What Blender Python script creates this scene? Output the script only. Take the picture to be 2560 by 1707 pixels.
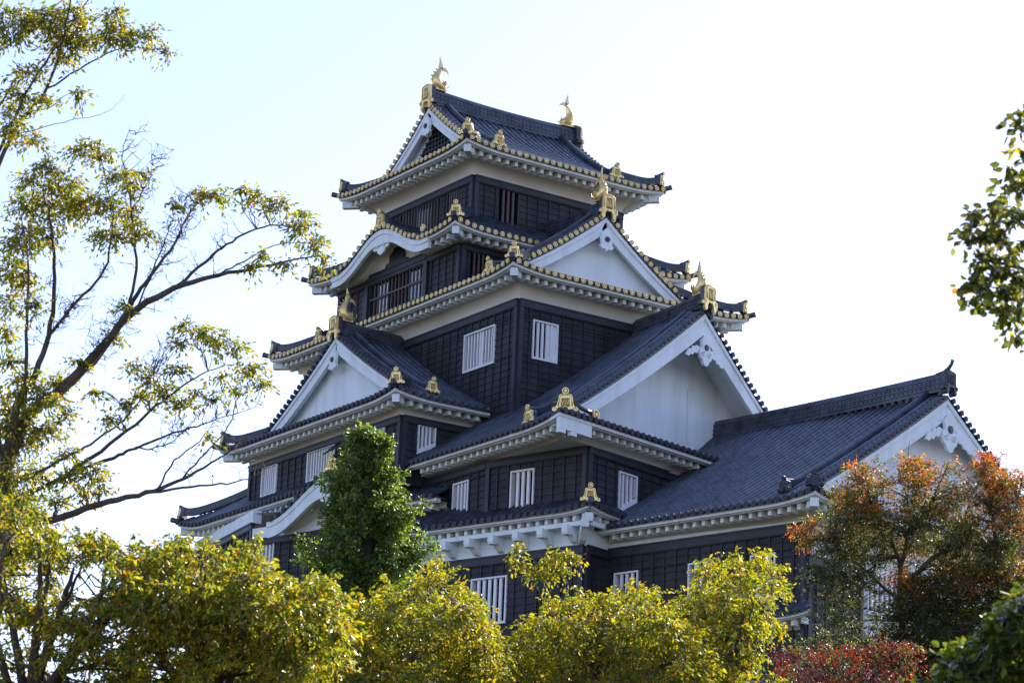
import bpy, math, random
import numpy as np
from mathutils import Matrix, Vector
random.seed(7); rng = np.random.default_rng(7)
for o in list(bpy.data.objects): bpy.data.objects.remove(o)
SC = bpy.context.scene
COL = SC.collection
PI = math.pi

# ------------------------------------------------------------------ camera
FPX = 6900.94
pitch, roll, yaw = math.radians(15.8936), math.radians(2.3464), math.radians(56.0906)
FW = np.array([math.cos(pitch)*math.cos(yaw), math.cos(pitch)*math.sin(yaw), math.sin(pitch)])
R0 = np.array([math.sin(yaw), -math.cos(yaw), 0.0]); U0 = np.cross(R0, FW)
RT = math.cos(roll)*R0 + math.sin(roll)*U0
UP = -math.sin(roll)*R0 + math.cos(roll)*U0
CAM = np.array([0.0, 0.0, 1.6])
cd = bpy.data.cameras.new('camera'); cam = bpy.data.objects.new('camera', cd); COL.objects.link(cam)
cam.matrix_world = Matrix(((RT[0], UP[0], -FW[0], CAM[0]), (RT[1], UP[1], -FW[1], CAM[1]), (RT[2], UP[2], -FW[2], CAM[2]), (0, 0, 0, 1)))
cd.sensor_width = 36.0; cd.lens = FPX/2560*36.0; cd.clip_start = 0.5; cd.clip_end = 9000
cd.dof.use_dof = True; cd.dof.focus_distance = 100.0; cd.dof.aperture_fstop = 6.3
SC.camera = cam
SC.render.resolution_x = 1024; SC.render.resolution_y = 682

# ------------------------------------------------------------------ light
SUN_AZ, SUN_EL = math.radians(20), math.radians(34)
world = bpy.data.worlds.new("World"); SC.world = world; world.use_nodes = True
nt = world.node_tree; nt.nodes.clear()
wo = nt.nodes.new('ShaderNodeOutputWorld'); bg = nt.nodes.new('ShaderNodeBackground'); sky = nt.nodes.new('ShaderNodeTexSky')
sky.sky_type = 'NISHITA'; sky.sun_disc = False; sky.sun_elevation = SUN_EL; sky.sun_rotation = PI/2-SUN_AZ
sky.air_density = 1.0; sky.dust_density = 0.45; sky.ozone_density = 3.3
bg.inputs[1].default_value = 0.15
tint = nt.nodes.new('ShaderNodeMix'); tint.data_type = 'RGBA'; tint.blend_type = 'MULTIPLY'; tint.inputs[0].default_value = 1; tint.inputs[7].default_value = (1.0, .83, .90, 1)
nt.links.new(sky.outputs[0], tint.inputs[6]); nt.links.new(tint.outputs[2], bg.inputs[0]); nt.links.new(bg.outputs[0], wo.inputs[0])
sd = bpy.data.lights.new('sun', 'SUN'); sd.energy = 4.0; sd.angle = math.radians(0.6); sd.color = (1.0, .92, .80)
sun = bpy.data.objects.new('sun', sd); COL.objects.link(sun); sun.location = (0, 0, 200)
sv = Vector((math.cos(SUN_EL)*math.cos(SUN_AZ), math.cos(SUN_EL)*math.sin(SUN_AZ), math.sin(SUN_EL)))
sun.rotation_euler = sv.to_track_quat('Z', 'Y').to_euler()
SC.view_settings.view_transform = 'Standard'; SC.view_settings.look = 'None'
SC.view_settings.exposure = 1.27; SC.view_settings.gamma = 1.0

# ------------------------------------------------------------------ materials
def mat(name, col, rough=.6, metal=0.0, spec=.5, noise=None, bump=None):
    m = bpy.data.materials.new(name); m.use_nodes = True; n = m.node_tree; b = n.nodes['Principled BSDF']
    b.inputs['Base Color'].default_value = (*col, 1); b.inputs['Roughness'].default_value = rough
    b.inputs['Metallic'].default_value = metal; b.inputs['Specular IOR Level'].default_value = spec
    tc = n.nodes.new('ShaderNodeTexCoord')
    def tex(scale, stretch=(1, 1, 1), detail=4):
        mp = n.nodes.new('ShaderNodeMapping'); mp.inputs['Scale'].default_value = stretch
        t = n.nodes.new('ShaderNodeTexNoise'); t.inputs['Scale'].default_value = scale; t.inputs['Detail'].default_value = detail
        n.links.new(tc.outputs['Object'], mp.inputs[0]); n.links.new(mp.outputs[0], t.inputs[0]); return t
    if noise:
        scale, c2, lo, hi = noise[:4]; st = noise[4] if len(noise) > 4 else (1, 1, 1)
        t = tex(scale, st); rp = n.nodes.new('ShaderNodeValToRGB')
        rp.color_ramp.elements[0].position = lo; rp.color_ramp.elements[1].position = hi
        rp.color_ramp.elements[0].color = (*col, 1); rp.color_ramp.elements[1].color = (*c2, 1)
        n.links.new(t.outputs[0], rp.inputs[0]); n.links.new(rp.outputs[0], b.inputs['Base Color'])
    if bump:
        t = tex(bump[0], bump[2] if len(bump) > 2 else (1, 1, 1)); bp = n.nodes.new('ShaderNodeBump'); bp.inputs['Strength'].default_value = bump[1]; bp.inputs['Distance'].default_value = .02
        n.links.new(t.outputs[0], bp.inputs['Height']); n.links.new(bp.outputs[0], b.inputs['Normal'])
    return m
M_BOARD = mat('black_boards', (.015, .015, .018), .62, 0, .35, (1.3, (.046, .042, .047), .35, .75, (1, 1, .5)), (25, .3, (1, 1, .2)))
M_BEAM = mat('black_beams', (.018, .020, .028), .5, 0, .4, (2.0, (.034, .037, .048), .3, .8), (18, .15))
M_BATTEN = mat('black_battens', (.016, .016, .020), .6, 0, .4, (3, (.03, .028, .032), .3, .8))
M_BROWN = mat('brown_bars', (.075, .060, .058), .6, 0, .4, (6, (.11, .088, .082), .3, .7))
M_WHITE = mat('white_plaster', (.80, .86, .87), .8, 0, .2, (1.6, (.62, .64, .64), .42, .95, (1.3, 1.3, .22)), (30, .08))  # white plaster, with bluish skylight tinted into its base colour
M_SOFFIT = mat('bounce_tinted_plaster', (.70, .66, .58), .85, 0, .2, (.6, (.58, .53, .44), .45, .8), (20, .08))  # same white plaster; warm ground bounce and eave shade put into the colour
M_PAINT = mat('white_window_paint', (.80, .80, .80), .5, 0, .4, (3, (.70, .70, .69), .5, .9))
M_GOLD = mat('gold_leaf', (.97, .74, .30), .34, .6, .5, (3.5, (.66, .42, .13), .42, .85), (18, .3))
M_GOLDD = mat('dark_gold_recess', (.30, .17, .05), .6, .4, .4, (9, (.2, .11, .03), .4, .8))
M_DARKIN = mat('unlit_interior', (.012, .012, .015), .9, 0, .1, (2, (.02, .018, .02), .3, .8))  # near-black colour stands in for the unlit rooms
M_GLASS = mat('bluish_shoji_panes', (.78, .86, .95), .6, 0, .3, (3, (.66, .74, .85), .3, .8))  # white paper screens; the blue cast of shade is put into the colour
M_DISC = mat('dark_tile_ends', (.028, .031, .038), .5, 0, .5, (4, (.05, .054, .064), .3, .7))

def tile_mat():
    m = bpy.data.materials.new('fired_roof_tiles'); m.use_nodes = True; n = m.node_tree; b = n.nodes['Principled BSDF']
    tc = n.nodes.new('ShaderNodeTexCoord'); L = n.links.new
    vo = n.nodes.new('ShaderNodeTexVoronoi'); vo.inputs['Scale'].default_value = 3.1; L(tc.outputs['Object'], vo.inputs['Vector'])
    no = n.nodes.new('ShaderNodeTexNoise'); no.inputs['Scale'].default_value = .8; no.inputs['Detail'].default_value = 5; L(tc.outputs['Object'], no.inputs['Vector'])
    mx = n.nodes.new('ShaderNodeMix'); mx.data_type = 'FLOAT'; mx.inputs[0].default_value = .6
    sp = n.nodes.new('ShaderNodeSeparateColor'); L(vo.outputs['Color'], sp.inputs[0])
    L(sp.outputs[0], mx.inputs[2]); L(no.outputs[0], mx.inputs[3])
    rp = n.nodes.new('ShaderNodeValToRGB'); e = rp.color_ramp.elements
    e[0].position = .22; e[0].color = (.013, .018, .026, 1); e[1].position = .76; e[1].color = (.066, .083, .110, 1)
    L(mx.outputs[0], rp.inputs[0]); L(rp.outputs[0], b.inputs['Base Color'])
    b.inputs['Roughness'].default_value = .36; b.inputs['Specular IOR Level'].default_value = .6
    n2 = n.nodes.new('ShaderNodeTexNoise'); n2.inputs['Scale'].default_value = 22; L(tc.outputs['Object'], n2.inputs['Vector'])
    bp = n.nodes.new('ShaderNodeBump'); bp.inputs['Strength'].default_value = .08; bp.inputs['Distance'].default_value = .02
    L(n2.outputs[0], bp.inputs['Height']); L(bp.outputs[0], b.inputs['Normal'])
    return m
M_TILE = tile_mat()

# ------------------------------------------------------------------ mesh helper
def tag(o, label=None, cat=None, group=None, kind=None):
    if label: o['label'] = label
    if cat: o['category'] = cat
    if group: o['group'] = group
    if kind: o['kind'] = kind
    return o
def empty(name, loc):
    o = bpy.data.objects.new(name, None); o.location = loc; o.empty_display_size = 1; COL.objects.link(o); return o
def origin_of(o):
    p = Vector((0, 0, 0))
    while o is not None: p += o.location; o = o.parent
    return np.array(p)
class MB:
    def __init__(s): s.v = []; s.f = []; s.m = []; s.sm = []; s.n = 0
    def add(s, V, F, mi=0, smooth=False):
        V = np.asarray(V, float).reshape(-1, 3); s.v.append(V)
        for q in F: s.f.append([i+s.n for i in q]); s.m.append(mi); s.sm.append(smooth)
        s.n += len(V)
    def grid(s, P, mi=0, smooth=True, closed=False):
        P = np.asarray(P, float); a, b = P.shape[:2]; F = []
        for i in range(a-1):
            for j in range(b if closed else b-1):
                k = (j+1) % b; F.append((i*b+j, i*b+k, (i+1)*b+k, (i+1)*b+j))
        s.add(P, F, mi, smooth)
    def hexa(s, c, mi=0, smooth=False):  # 8 corners: bottom 4, top 4
        s.add(c, [(0, 3, 2, 1), (4, 5, 6, 7), (0, 1, 5, 4), (1, 2, 6, 5), (2, 3, 7, 6), (3, 0, 4, 7)], mi, smooth)
    def box(s, o, a, b, c, mi=0):        # corner o and three edge vectors
        o, a, b, c = (np.asarray(x, float) for x in (o, a, b, c))
        s.hexa([o, o+a, o+a+b, o+b, o+c, o+a+c, o+a+b+c, o+b+c], mi)
    def cbox(s, c, a, b, d, mi=0):       # centre and half vectors
        c, a, b, d = (np.asarray(x, float) for x in (c, a, b, d)); s.box(c-a-b-d, 2*a, 2*b, 2*d, mi)
    def tube(s, path, rad, n=8, mi=0, caps=True, flat=None):
        path = np.asarray(path, float); k = len(path); rad = np.broadcast_to(rad, (k,))
        T = np.gradient(path, axis=0); T /= np.linalg.norm(T, axis=1)[:, None]+1e-9
        up = np.array([0, 0, 1.]) if abs(T[0][2]) < .9 else np.array([1., 0, 0]); P = []
        x = np.cross(T[0], up); x /= np.linalg.norm(x)
        for i in range(k):
            x = x-T[i]*(x@T[i]); x /= np.linalg.norm(x)+1e-9; y = np.cross(T[i], x)
            fl = 1 if flat is None else flat
            P.append([path[i]+rad[i]*(math.cos(a)*x*fl+math.sin(a)*y) for a in np.linspace(0, 2*PI, n, endpoint=False)])
        b0 = s.n; s.grid(P, mi, True, True)
        if caps:
            s.f.append([b0+j for j in range(n)][::-1]); s.m.append(mi); s.sm.append(False)
            s.f.append([b0+(k-1)*n+j for j in range(n)]); s.m.append(mi); s.sm.append(False)
    def disc(s, c, axis, r, th=.05, n=14, mi=0, mi2=None, relief=True):
        c = np.asarray(c, float); w = np.asarray(axis, float); w = w/np.linalg.norm(w)
        x = np.cross(w, [0, 0, 1.]); x = x/np.linalg.norm(x) if np.linalg.norm(x) > 1e-3 else np.array([1., 0, 0]); y = np.cross(x, w)
        ang = np.linspace(0, 2*PI, n, endpoint=False)
        def ring(rr, d): return [c+w*d+rr*(math.cos(a)*x+math.sin(a)*y) for a in ang]
        rs = [(r, 0), (r, th)]
        if relief: rs += [(r*.76, th), (r*.72, th-.02), (r*.5, th-.02), (r*.42, th+.005)]
        P = [ring(*q) for q in rs]
        for k in range(len(P)-1): s.grid([P[k], P[k+1]], mi if (mi2 is None or k != 3) else mi2, False, True)
        s.add(P[-1], [list(range(n))], mi)
    def prism(s, poly, o, x, y, w, th, mi=0):  # 2-D outline extruded along w
        o, x, y, w = (np.asarray(q, float) for q in (o, x, y, w)); n = len(poly)
        A = [o+x*p[0]+y*p[1] for p in poly]; B = [p+w*th for p in A]
        F = [list(range(n))[::-1], list(range(n, 2*n))]+[(i, (i+1) % n, n+(i+1) % n, n+i) for i in range(n)]
        s.add(A+B, F, mi)
    def build(s, name, mats, parent=None):
        if not s.v: return None
        me = bpy.data.meshes.new(name); V = np.concatenate(s.v)
        if parent is not None: V = V-origin_of(parent)
        me.from_pydata(V.tolist(), [], s.f)
        for m in (mats if isinstance(mats, (list, tuple)) else [mats]): me.materials.append(m)
        me.polygons.foreach_set('material_index', s.m); me.polygons.foreach_set('use_smooth', s.sm)
        me.update(); o = bpy.data.objects.new(name, me); COL.objects.link(o)
        if parent is not None: o.parent = parent
        return o
Z = np.array([0, 0, 1.0])
def v3(x, y, z=0.0): return np.array([x, y, z], float)
def dirv(deg): a = math.radians(deg); return v3(math.cos(a), math.sin(a))

# ------------------------------------------------------------------ walls
def wall(parent, P0, P1, w, z0, z1, wins=(), beam=.26, post0=True, post1=True, sp=.52, mullion=None, board=.265, plaster_to=None, name='wall', baryon=0):
    """boarded wall from P0 to P1 (2-D points), w = outward normal. wins: (u0,u1,za,zb)"""
    P0 = v3(*P0[:2]); P1 = v3(*P1[:2]); L = np.linalg.norm(P1-P0); t = (P1-P0)/L; w = np.asarray(w, float)
    mb = MB(); zt = z1-beam
    pw = .17
    us = sorted(set([0.0, L]+[float(x) for x in np.linspace(0, L, max(2, int(round(L/sp))+1))]))
    def blocked(u, z):
        return any(a-.01 < u < b+.01 and c-.01 < z < d+.01 for a, b, c, d in wins)
    ue = sorted(set([round(x, 4) for x in us]+[round(x, 4) for q in wins for x in q[:2]]))
    nrow = int(math.ceil((zt-z0)/board))
    for i in range(len(ue)-1):
        a, b = ue[i], ue[i+1]
        if b-a < .02: continue
        zs = sorted(set([z0, zt]+[zt-k*board for k in range(1, nrow)]+[z for q in wins for z in q[2:] if z0 < z < zt]))
        for k in range(len(zs)-1):
            c, d = zs[k], zs[k+1]
            if blocked((a+b)/2, (c+d)/2): continue
            jit = random.uniform(-.004, .006)
            q = [P0+t*a+w*(.034+jit)+Z*c, P0+t*b+w*(.034+jit)+Z*c, P0+t*b+w*.006+Z*d, P0+t*a+w*.006+Z*d,
                 P0+t*a-w*.06+Z*c, P0+t*b-w*.06+Z*c]
            mb.add(q, [(0, 1, 2, 3), (4, 5, 1, 0)], 0)
    for u in us[1:-1]:
        zz = [z0, zt]
        cuts = [(c, d) for a, b, c, d in wins if a-.02 < u < b+.02]
        segs = []
        lo = z0
        for c, d in sorted(cuts):
            if c > lo: segs.append((lo, c))
            lo = d
        if lo < zt: segs.append((lo, zt))
        for c, d in segs:
            if d-c > .05: mb.box(P0+t*(u-.025)+w*.0+Z*c, t*.05, w*.065, Z*(d-c), 1)
    o = mb.build(name, [M_BOARD, M_BATTEN], parent)
    bm = MB()
    bm.box(P0-t*.0-w*.05+Z*zt, t*L, w*.17, Z*beam); bm.box(P0-w*.05+Z*(z1-.06), t*L, w*.20, Z*.065)
    bm.box(P0-w*.05+Z*(zt-.03), t*L, w*.135, Z*.03)
    if post0: bm.box(P0-w*.1-t*.0+Z*z0, t*pw, w*.205, Z*(zt-z0-.03))
    if post1: bm.box(P1-w*.1-t*pw+Z*z0, t*pw, w*.205, Z*(zt-z0-.03))
    bm.build('beam', M_BEAM, o)
    return o

def window(parent, P0, t, w, u0, u1, z0, z1, nb=5, fm=M_PAINT, bm_=M_PAINT, fw=.06, proud=.085, shutter=None, barw=.075, midrail=False, glass=None, skew=None):
    """window let into a wall: frame, bars, near-black box for the unlit inside. skew = z of right/left lower corner"""
    P0 = v3(*P0[:2]); o = MB(); B = P0+w*0
    d = .17
    zb = lambda u: z0 if skew is None else z0+(skew-z0)*(u-u0)/(u1-u0)
    def fr(a, b, c, e, deep=d): o.box(B+t*a+w*(-deep)+Z*c, t*(b-a), w*(deep+proud), Z*(e-c))
    if skew is None:
        fr(u0, u1, z0-.03, z0+fw); fr(u0, u0+fw, z0+fw, z1-fw); fr(u1-fw, u1, z0+fw, z1-fw)
    else:
        lo = min(z0, skew)
        o.hexa([B+t*u0-w*d+Z*(zb(u0)-.12), B+t*u1-w*d+Z*(zb(u1)-.12), B+t*u1+w*proud+Z*(zb(u1)-.12), B+t*u0+w*proud+Z*(zb(u0)-.12),
                B+t*u0-w*d+Z*(zb(u0)+fw), B+t*u1-w*d+Z*(zb(u1)+fw), B+t*u1+w*proud+Z*(zb(u1)+fw), B+t*u0+w*proud+Z*(zb(u0)+fw)])
        fr(u0, u0+fw, zb(u0)+fw, z1-fw); fr(u1-fw, u1, zb(u1)+fw, z1-fw)
    fr(u0, u1, z1-fw, z1)
    f = o.build('window', fm, parent)
    br = MB(); W = u1-u0-2*fw; g = W/(nb+1)
    for k in range(nb):
        u = u0+fw+g*(k+1)-barw/2
        br.box(B+t*u-w*.05+Z*(zb(u)+fw), t*barw, w*.075, Z*(z1-fw-zb(u)-fw))
    if shutter is not None:
        a, b = shutter; br.box(B+t*a-w*.065+Z*(z0+fw), t*(b-a), w*.03, Z*(z1-z0-2*fw))
    if midrail: br.box(B+t*(u0+fw)+w*.0+Z*((z0+z1)/2-.04), t*W, w*.05, Z*.08)
    br.build('bars', bm_, f)
    rc = MB(); e = .9
    a, b, c, q = u0+.004, u1-.004, z0-.1, z1-.004
    q0 = [B+t*a-w*d+Z*c, B+t*b-w*d+Z*c, B+t*b-w*d+Z*q, B+t*a-w*d+Z*q]; q1 = [p-w*e for p in q0]
    rc.add(q0+q1, [(4, 5, 6, 7), (0, 1, 5, 4), (1, 2, 6, 5), (2, 3, 7, 6), (3, 0, 4, 7)])
    rc.build('recess', M_DARKIN, f)
    if glass:
        gm = MB()
        for a, b in glass: gm.box(B+t*a-w*.075+Z*(z0+.08), t*(b-a), w*.01, Z*(z1-z0-.28))
        gm.build('pane', M_GLASS, f)
    return f

# ------------------------------------------------------------------ roofs
def concave(rise, run, a=.78):
    return lambda s: rise*(a*(s/run)+(1-a)*(s/run)*abs(s/run)) if s > 0 else a*rise/run*s
def lift_fn(L, A=.2, w=2.0, e0=True, e1=True):
    def f(u):
        z = 0
        if e0: z += A*max(0, 1-u/w)**2
        if e1: z += A*max(0, 1-(L-u)/w)**2
        return z
    return f
def patch(mb, md, P0, t, n, L, ze, h, smax, lift=lambda u: 0, sp=.33, smin=lambda u: 0.0, disc_axis=None, u_off=None, extra=None, seg=.29, r=.104, eave=True, brk=()):
    """rows of round tiles over pan tiles. P0 3-D? P0 2-D eave start, t along, n inward."""
    P0 = v3(*P0[:2]); nrow = max(1, int(round(L/sp))); sp = L/nrow
    ax = -n if disc_axis is None else disc_axis
    def P(u, s):
        z = ze+h(s)+lift(u)*max(0.0, 1-max(s, 0)/2.6)
        if extra: z += extra(u, s)
        return P0+t*u+n*s+Z*z
    us = [sp*(i+.5) for i in range(nrow)]
    # pans
    edges = sorted([0.0]+us+[L]+[x for x in brk if 0 < x < L])
    for i in range(len(edges)-1):
        a, b = edges[i], edges[i+1]; c = (a+b)/2
        sa, sb, sc_ = smax(a+1e-4), smax(b-1e-4), smax(c)
        if max(sa-max(smin(a), 0), sb-max(smin(b), 0)) <= .05: continue
        sa, sb, sc_ = max(sa, smin(a)), max(sb, smin(b)), max(sc_, smin(c))
        if smin(a) > 0 and (sa-smin(a) < .01 and smin(a) > sb+.6): continue
        m = max(1, int(math.ceil(max(sa, sb)/seg))); rows = []
        s0 = -.06 if eave else 0
        for k in range(m):
            for e, dz in ((k/m, .007), ((k+1)/m, -.004)):
                row = []
                for uu, ss, dd in ((a, sa, .0), (c, sc_, -.075), (b, sb, .0)):
                    lo = smin(uu) if smin(uu) > 0 else s0
                    row.append(P(uu, lo+(ss-lo)*e)+Z*(dd+dz))
                rows.append(row)
        mb.grid(rows, 0, False)
        if eave and b-a > sp*.7:   # hanging pan-tile lip
            q = []
            for uu in np.linspace(a+.05, b-.05, 5):
                dz = .05+.05*math.sin(PI*(uu-a-.05)/(b-a-.1)); p = P(uu, -.065)
                q.append([p+Z*.02, p-Z*dz])
            mb.grid(q, 0, False)
    for u in us:
        S = smax(u); lo = smin(u) if smin(u) > 0 else (-.10 if eave else 0)
        if S-lo < .15: continue
        m = max(1, int(math.ceil((S-lo)/seg)))
        for k in range(m):
            s0, s1 = lo+(S-lo)*k/m, lo+(S-lo)*(k+1)/m+.02
            a, b = P(u, s0), P(u, s1); T = b-a; T /= np.linalg.norm(T); N = np.cross(t, T); N = N if N[2] > 0 else -N
            rr = []
            for p, rad in ((a, r+.004), (b, r-.003)):
                rr.append([p+t*rad*math.cos(q)+N*rad*max(0, math.sin(q))-N*(0 if 0 < i_ < 4 else .02) for i_, q in enumerate(np.linspace(0, PI, 5))])
            mb.grid(rr, 0, True)
        if eave and smin(u) <= 0 and md is not None:
            p = P(u, -.10); mb.disc(p+Z*.012, ax, .100, .055, 12, 1, 2)
    return P

def eaves(parent, P0, t, n, L, zf, ov, zw, lift=lambda u: 0, m0=1, m1=1, raft=.42, extra=None, rw=.14, skip=None, name='eaves', rafters=True, inner=None):
    """white fascia, rafter ends and coved plaster soffit under one eave line"""
    P0 = v3(*P0[:2]); ns = max(2, int(L/.35)+1); U = np.linspace(0, L, ns)
    def P(u, d, z, absz=None):
        a = m0*d; b = L-m1*d; uu = a+(b-a)*u/L
        zz = absz if absz is not None else zf+lift(u)*(1-d/max(ov, .5)*.5)+(extra(u) if extra else 0)+z
        return P0+t*uu+n*d+Z*zz
    fb = MB()
    # dark board + fascia (two steps)
    def sweep(mb, prof, closed=True, mi=0):
        g = [[P(u, d, z) for d, z in prof] for u in U]
        b0 = mb.n; mb.grid(g, mi, False, closed)
        if closed:
            k = len(prof); mb.f.append([b0+j for j in range(k)]); mb.m.append(mi); mb.sm.append(False)
            mb.f.append([b0+(ns-1)*k+j for j in range(k)][::-1]); mb.m.append(mi); mb.sm.append(False)
    sweep(fb, [(.0, .115), (.0, 0), (.11, 0), (.11, .115)])
    sweep(fb, [(.112, .115), (.112, -.03), (.25, -.03), (.25, .115)])
    if rafters:
        rb = fb; nr = max(1, int(round((L-.6)/raft)))
        for k in range(nr):
            u = .3+(k+.5)*(L-.6)/nr
            uu = u
            if skip and skip(u): continue
            base = P0+t*uu; zz = zf+lift(u)*.8+(extra(u) if extra else 0)
            if m0 and uu < .42 or m1 and uu > L-.42: continue
            ln = min(ov-.25, .75)
            rb.box(base-t*rw/2+n*.285+Z*(zz-.20), t*rw, n*(ln-.285), Z*.21)
    f = fb.build('fascia', M_WHITE, parent)
    db = MB(); sweep(db, [(-.03, .20), (-.03, .118), (.5, .118), (.5, .20)]); db.build('tile_bed', M_DISC, f)
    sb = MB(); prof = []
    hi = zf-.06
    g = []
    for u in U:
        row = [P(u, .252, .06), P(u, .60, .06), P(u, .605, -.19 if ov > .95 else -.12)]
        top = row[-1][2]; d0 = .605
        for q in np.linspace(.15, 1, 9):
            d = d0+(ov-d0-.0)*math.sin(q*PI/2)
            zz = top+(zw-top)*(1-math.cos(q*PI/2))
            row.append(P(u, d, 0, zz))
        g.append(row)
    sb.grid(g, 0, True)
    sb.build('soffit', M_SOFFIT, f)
    return f

RIDGE_PROF = [(-.20, 0), (-.20, .10), (-.23, .11), (-.23, .16), (-.18, .17), (-.18, .27), (-.21, .28), (-.21, .33), (-.16, .34), (-.16, .44), (-.19, .45), (-.19, .50), (-.11, .51), (-.10, .58), (-.06, .64), (0, .67)]
def ridge(parent, path, hs=1.0, ws=1.0, name='ridge', curl=False, lattice=False):
    mb = MB(); path = np.asarray(path, float); T = np.gradient(path, axis=0)
    prof = RIDGE_PROF+[(-x, z) for x, z in RIDGE_PROF[-2::-1]]
    g = []
    for p, tt in zip(path, T):
        hh = v3(tt[0], tt[1]); hh /= np.linalg.norm(hh); s = np.cross(hh, Z)
        tt = tt/np.linalg.norm(tt); nn = np.cross(s, tt); nn = nn if nn[2] > 0 else -nn
        g.append([p+s*x*ws+nn*z*hs for x, z in prof])
    b0 = mb.n; mb.grid(g, 0, False, True); k = len(prof)
    for q in ([b0+j for j in range(k)], [b0+(len(path)-1)*k+j for j in range(k)][::-1]): mb.f.append(q); mb.m.append(0); mb.sm.append(False)
    # ring tiles set along the courses
    seg = np.linalg.norm(np.diff(path, axis=0), axis=1); tot = seg.sum(); cum = np.concatenate([[0], np.cumsum(seg)])
    if lattice:
        for q in np.arange(.15, tot-.1, .2):
            p = np.array([np.interp(q, cum, path[:, i]) for i in range(3)]); hh = path[-1]-path[0]; hh[2] = 0; hh /= np.linalg.norm(hh); s = np.cross(hh, Z)
            for sg in (-1, 1):
                mb.tube([p+s*sg*.15*ws+Z*.39*hs, p+s*sg*.20*ws+Z*.39*hs], .045, 6)
                mb.tube([p+s*sg*.17*ws+Z*.22*hs, p+s*sg*.22*ws+Z*.22*hs], .045, 6)
    return mb.build(name, M_TILE, parent)
def topline(path, dz):
    return [np.asarray(p)+Z*dz for p in path]

def crest(parent, c, w, sc=1.0, gold=True, tall=False, topdisc=True, neck=None, name='ridge_end_ornament'):
    """bell shaped end tile facing w with a round tile end above it"""
    w = np.asarray(w, float); w /= np.linalg.norm(w); x = np.cross(Z, w); mb = MB(); m = M_GOLD if gold else M_DISC; m2 = M_GOLDD if gold else M_DISC
    if not tall:
        half = [(0, .02), (.13, .0), (.20, .06), (.30, .10), (.40, .03), (.52, .04), (.56, .14), (.50, .22), (.43, .20), (.36, .30), (.31, .48), (.28, .70), (.22, .76), (0, .77)]
    else:
        half = [(0, .10), (.14, .12), (.22, -.02), (.24, -.22), (.36, -.30), (.44, -.16), (.40, -.04), (.52, .0), (.54, .14), (.42, .18), (.36, .30), (.35, .80), (.28, .92), (.10, .98), (0, .98)]
    poly = [(a*sc, b*sc) for a, b in half]+[(-a*sc, b*sc) for a, b in half[-2:0:-1]]
    mb.prism(poly, c-w*.06, x, Z, w, .10, 0)
    bk = MB(); bk.prism(poly, c-w*.24*sc-w*.06, x*.97, Z, w, .22*sc, 0)
    # raised rim and strokes
    H = .77 if not tall else .95; wd = .25 if not tall else .32
    rim = [c+w*.045+x*a*sc+Z*b*sc for a, b in [(-.30, .26), (-wd, H-.12), (-wd*.7, H-.05), (0, H-.03), (wd*.7, H-.05), (wd, H-.12), (.30, .26)]]
    mb.tube(rim, .028*sc, 5, 0)
    mb.prism([(-.19*sc, .22*sc), (.19*sc, .22*sc), (.17*sc, (H-.17)*sc), (-.17*sc, (H-.17)*sc)], c+w*.041, x, Z, w, .004, 1)
    for k, a in enumerate((-.13, -.05, .04, .12)):
        pts = [c+w*.05+x*(a+.02*math.sin(j*1.7+k))*sc+Z*(.25+j*(H-.45)/4)*sc for j in range(5)]
        mb.tube(pts, .017*sc, 5, 0)
    for sg in (-1, 1): mb.tube([c+w*.05+x*sg*(.42+.07*math.cos(q))*sc+Z*(.11+.07*math.sin(q))*sc for q in np.linspace(0, 5, 9)], .02*sc, 5, 0)
    if not tall: mb.disc(c+w*.04+Z*.14*sc, w, .11*sc, .05, 12, 0, 1)
    if topdisc:
        nk = MB()
        b = c+Z*(.90 if not tall else 1.1)*sc
        if not tall: mb.disc(b+w*.03, w, .145*sc, .06, 14, 0, 1)
        if tall: nk.tube([b-w*.9*sc-Z*.22*sc, b-w*.4*sc-Z*.14*sc, b-w*.12*sc+Z*.02*sc, b+w*.05*sc+Z*.22*sc, b+w*.12*sc+Z*.42*sc], [.09*sc, .10*sc, .10*sc, .09*sc, .10*sc], 8, 0)
        else: nk.tube([b-w*.5*sc-Z*.16*sc, b-w*.22*sc-Z*.10*sc, b+w*.03], [.09*sc, .10*sc, .13*sc], 8, 0)
        nk.box(c-w*.30*sc-x*.14*sc+Z*.0, x*.28*sc, w*.24*sc, Z*.82*sc)
        o = mb.build(name, [m, m2], parent); nk.build('neck_tile', M_TILE, o); bk.build('back_plate', M_TILE, o); return o
    o = mb.build(name, [m, m2], parent); bk.build('back_plate', M_TILE, o); return o

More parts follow.
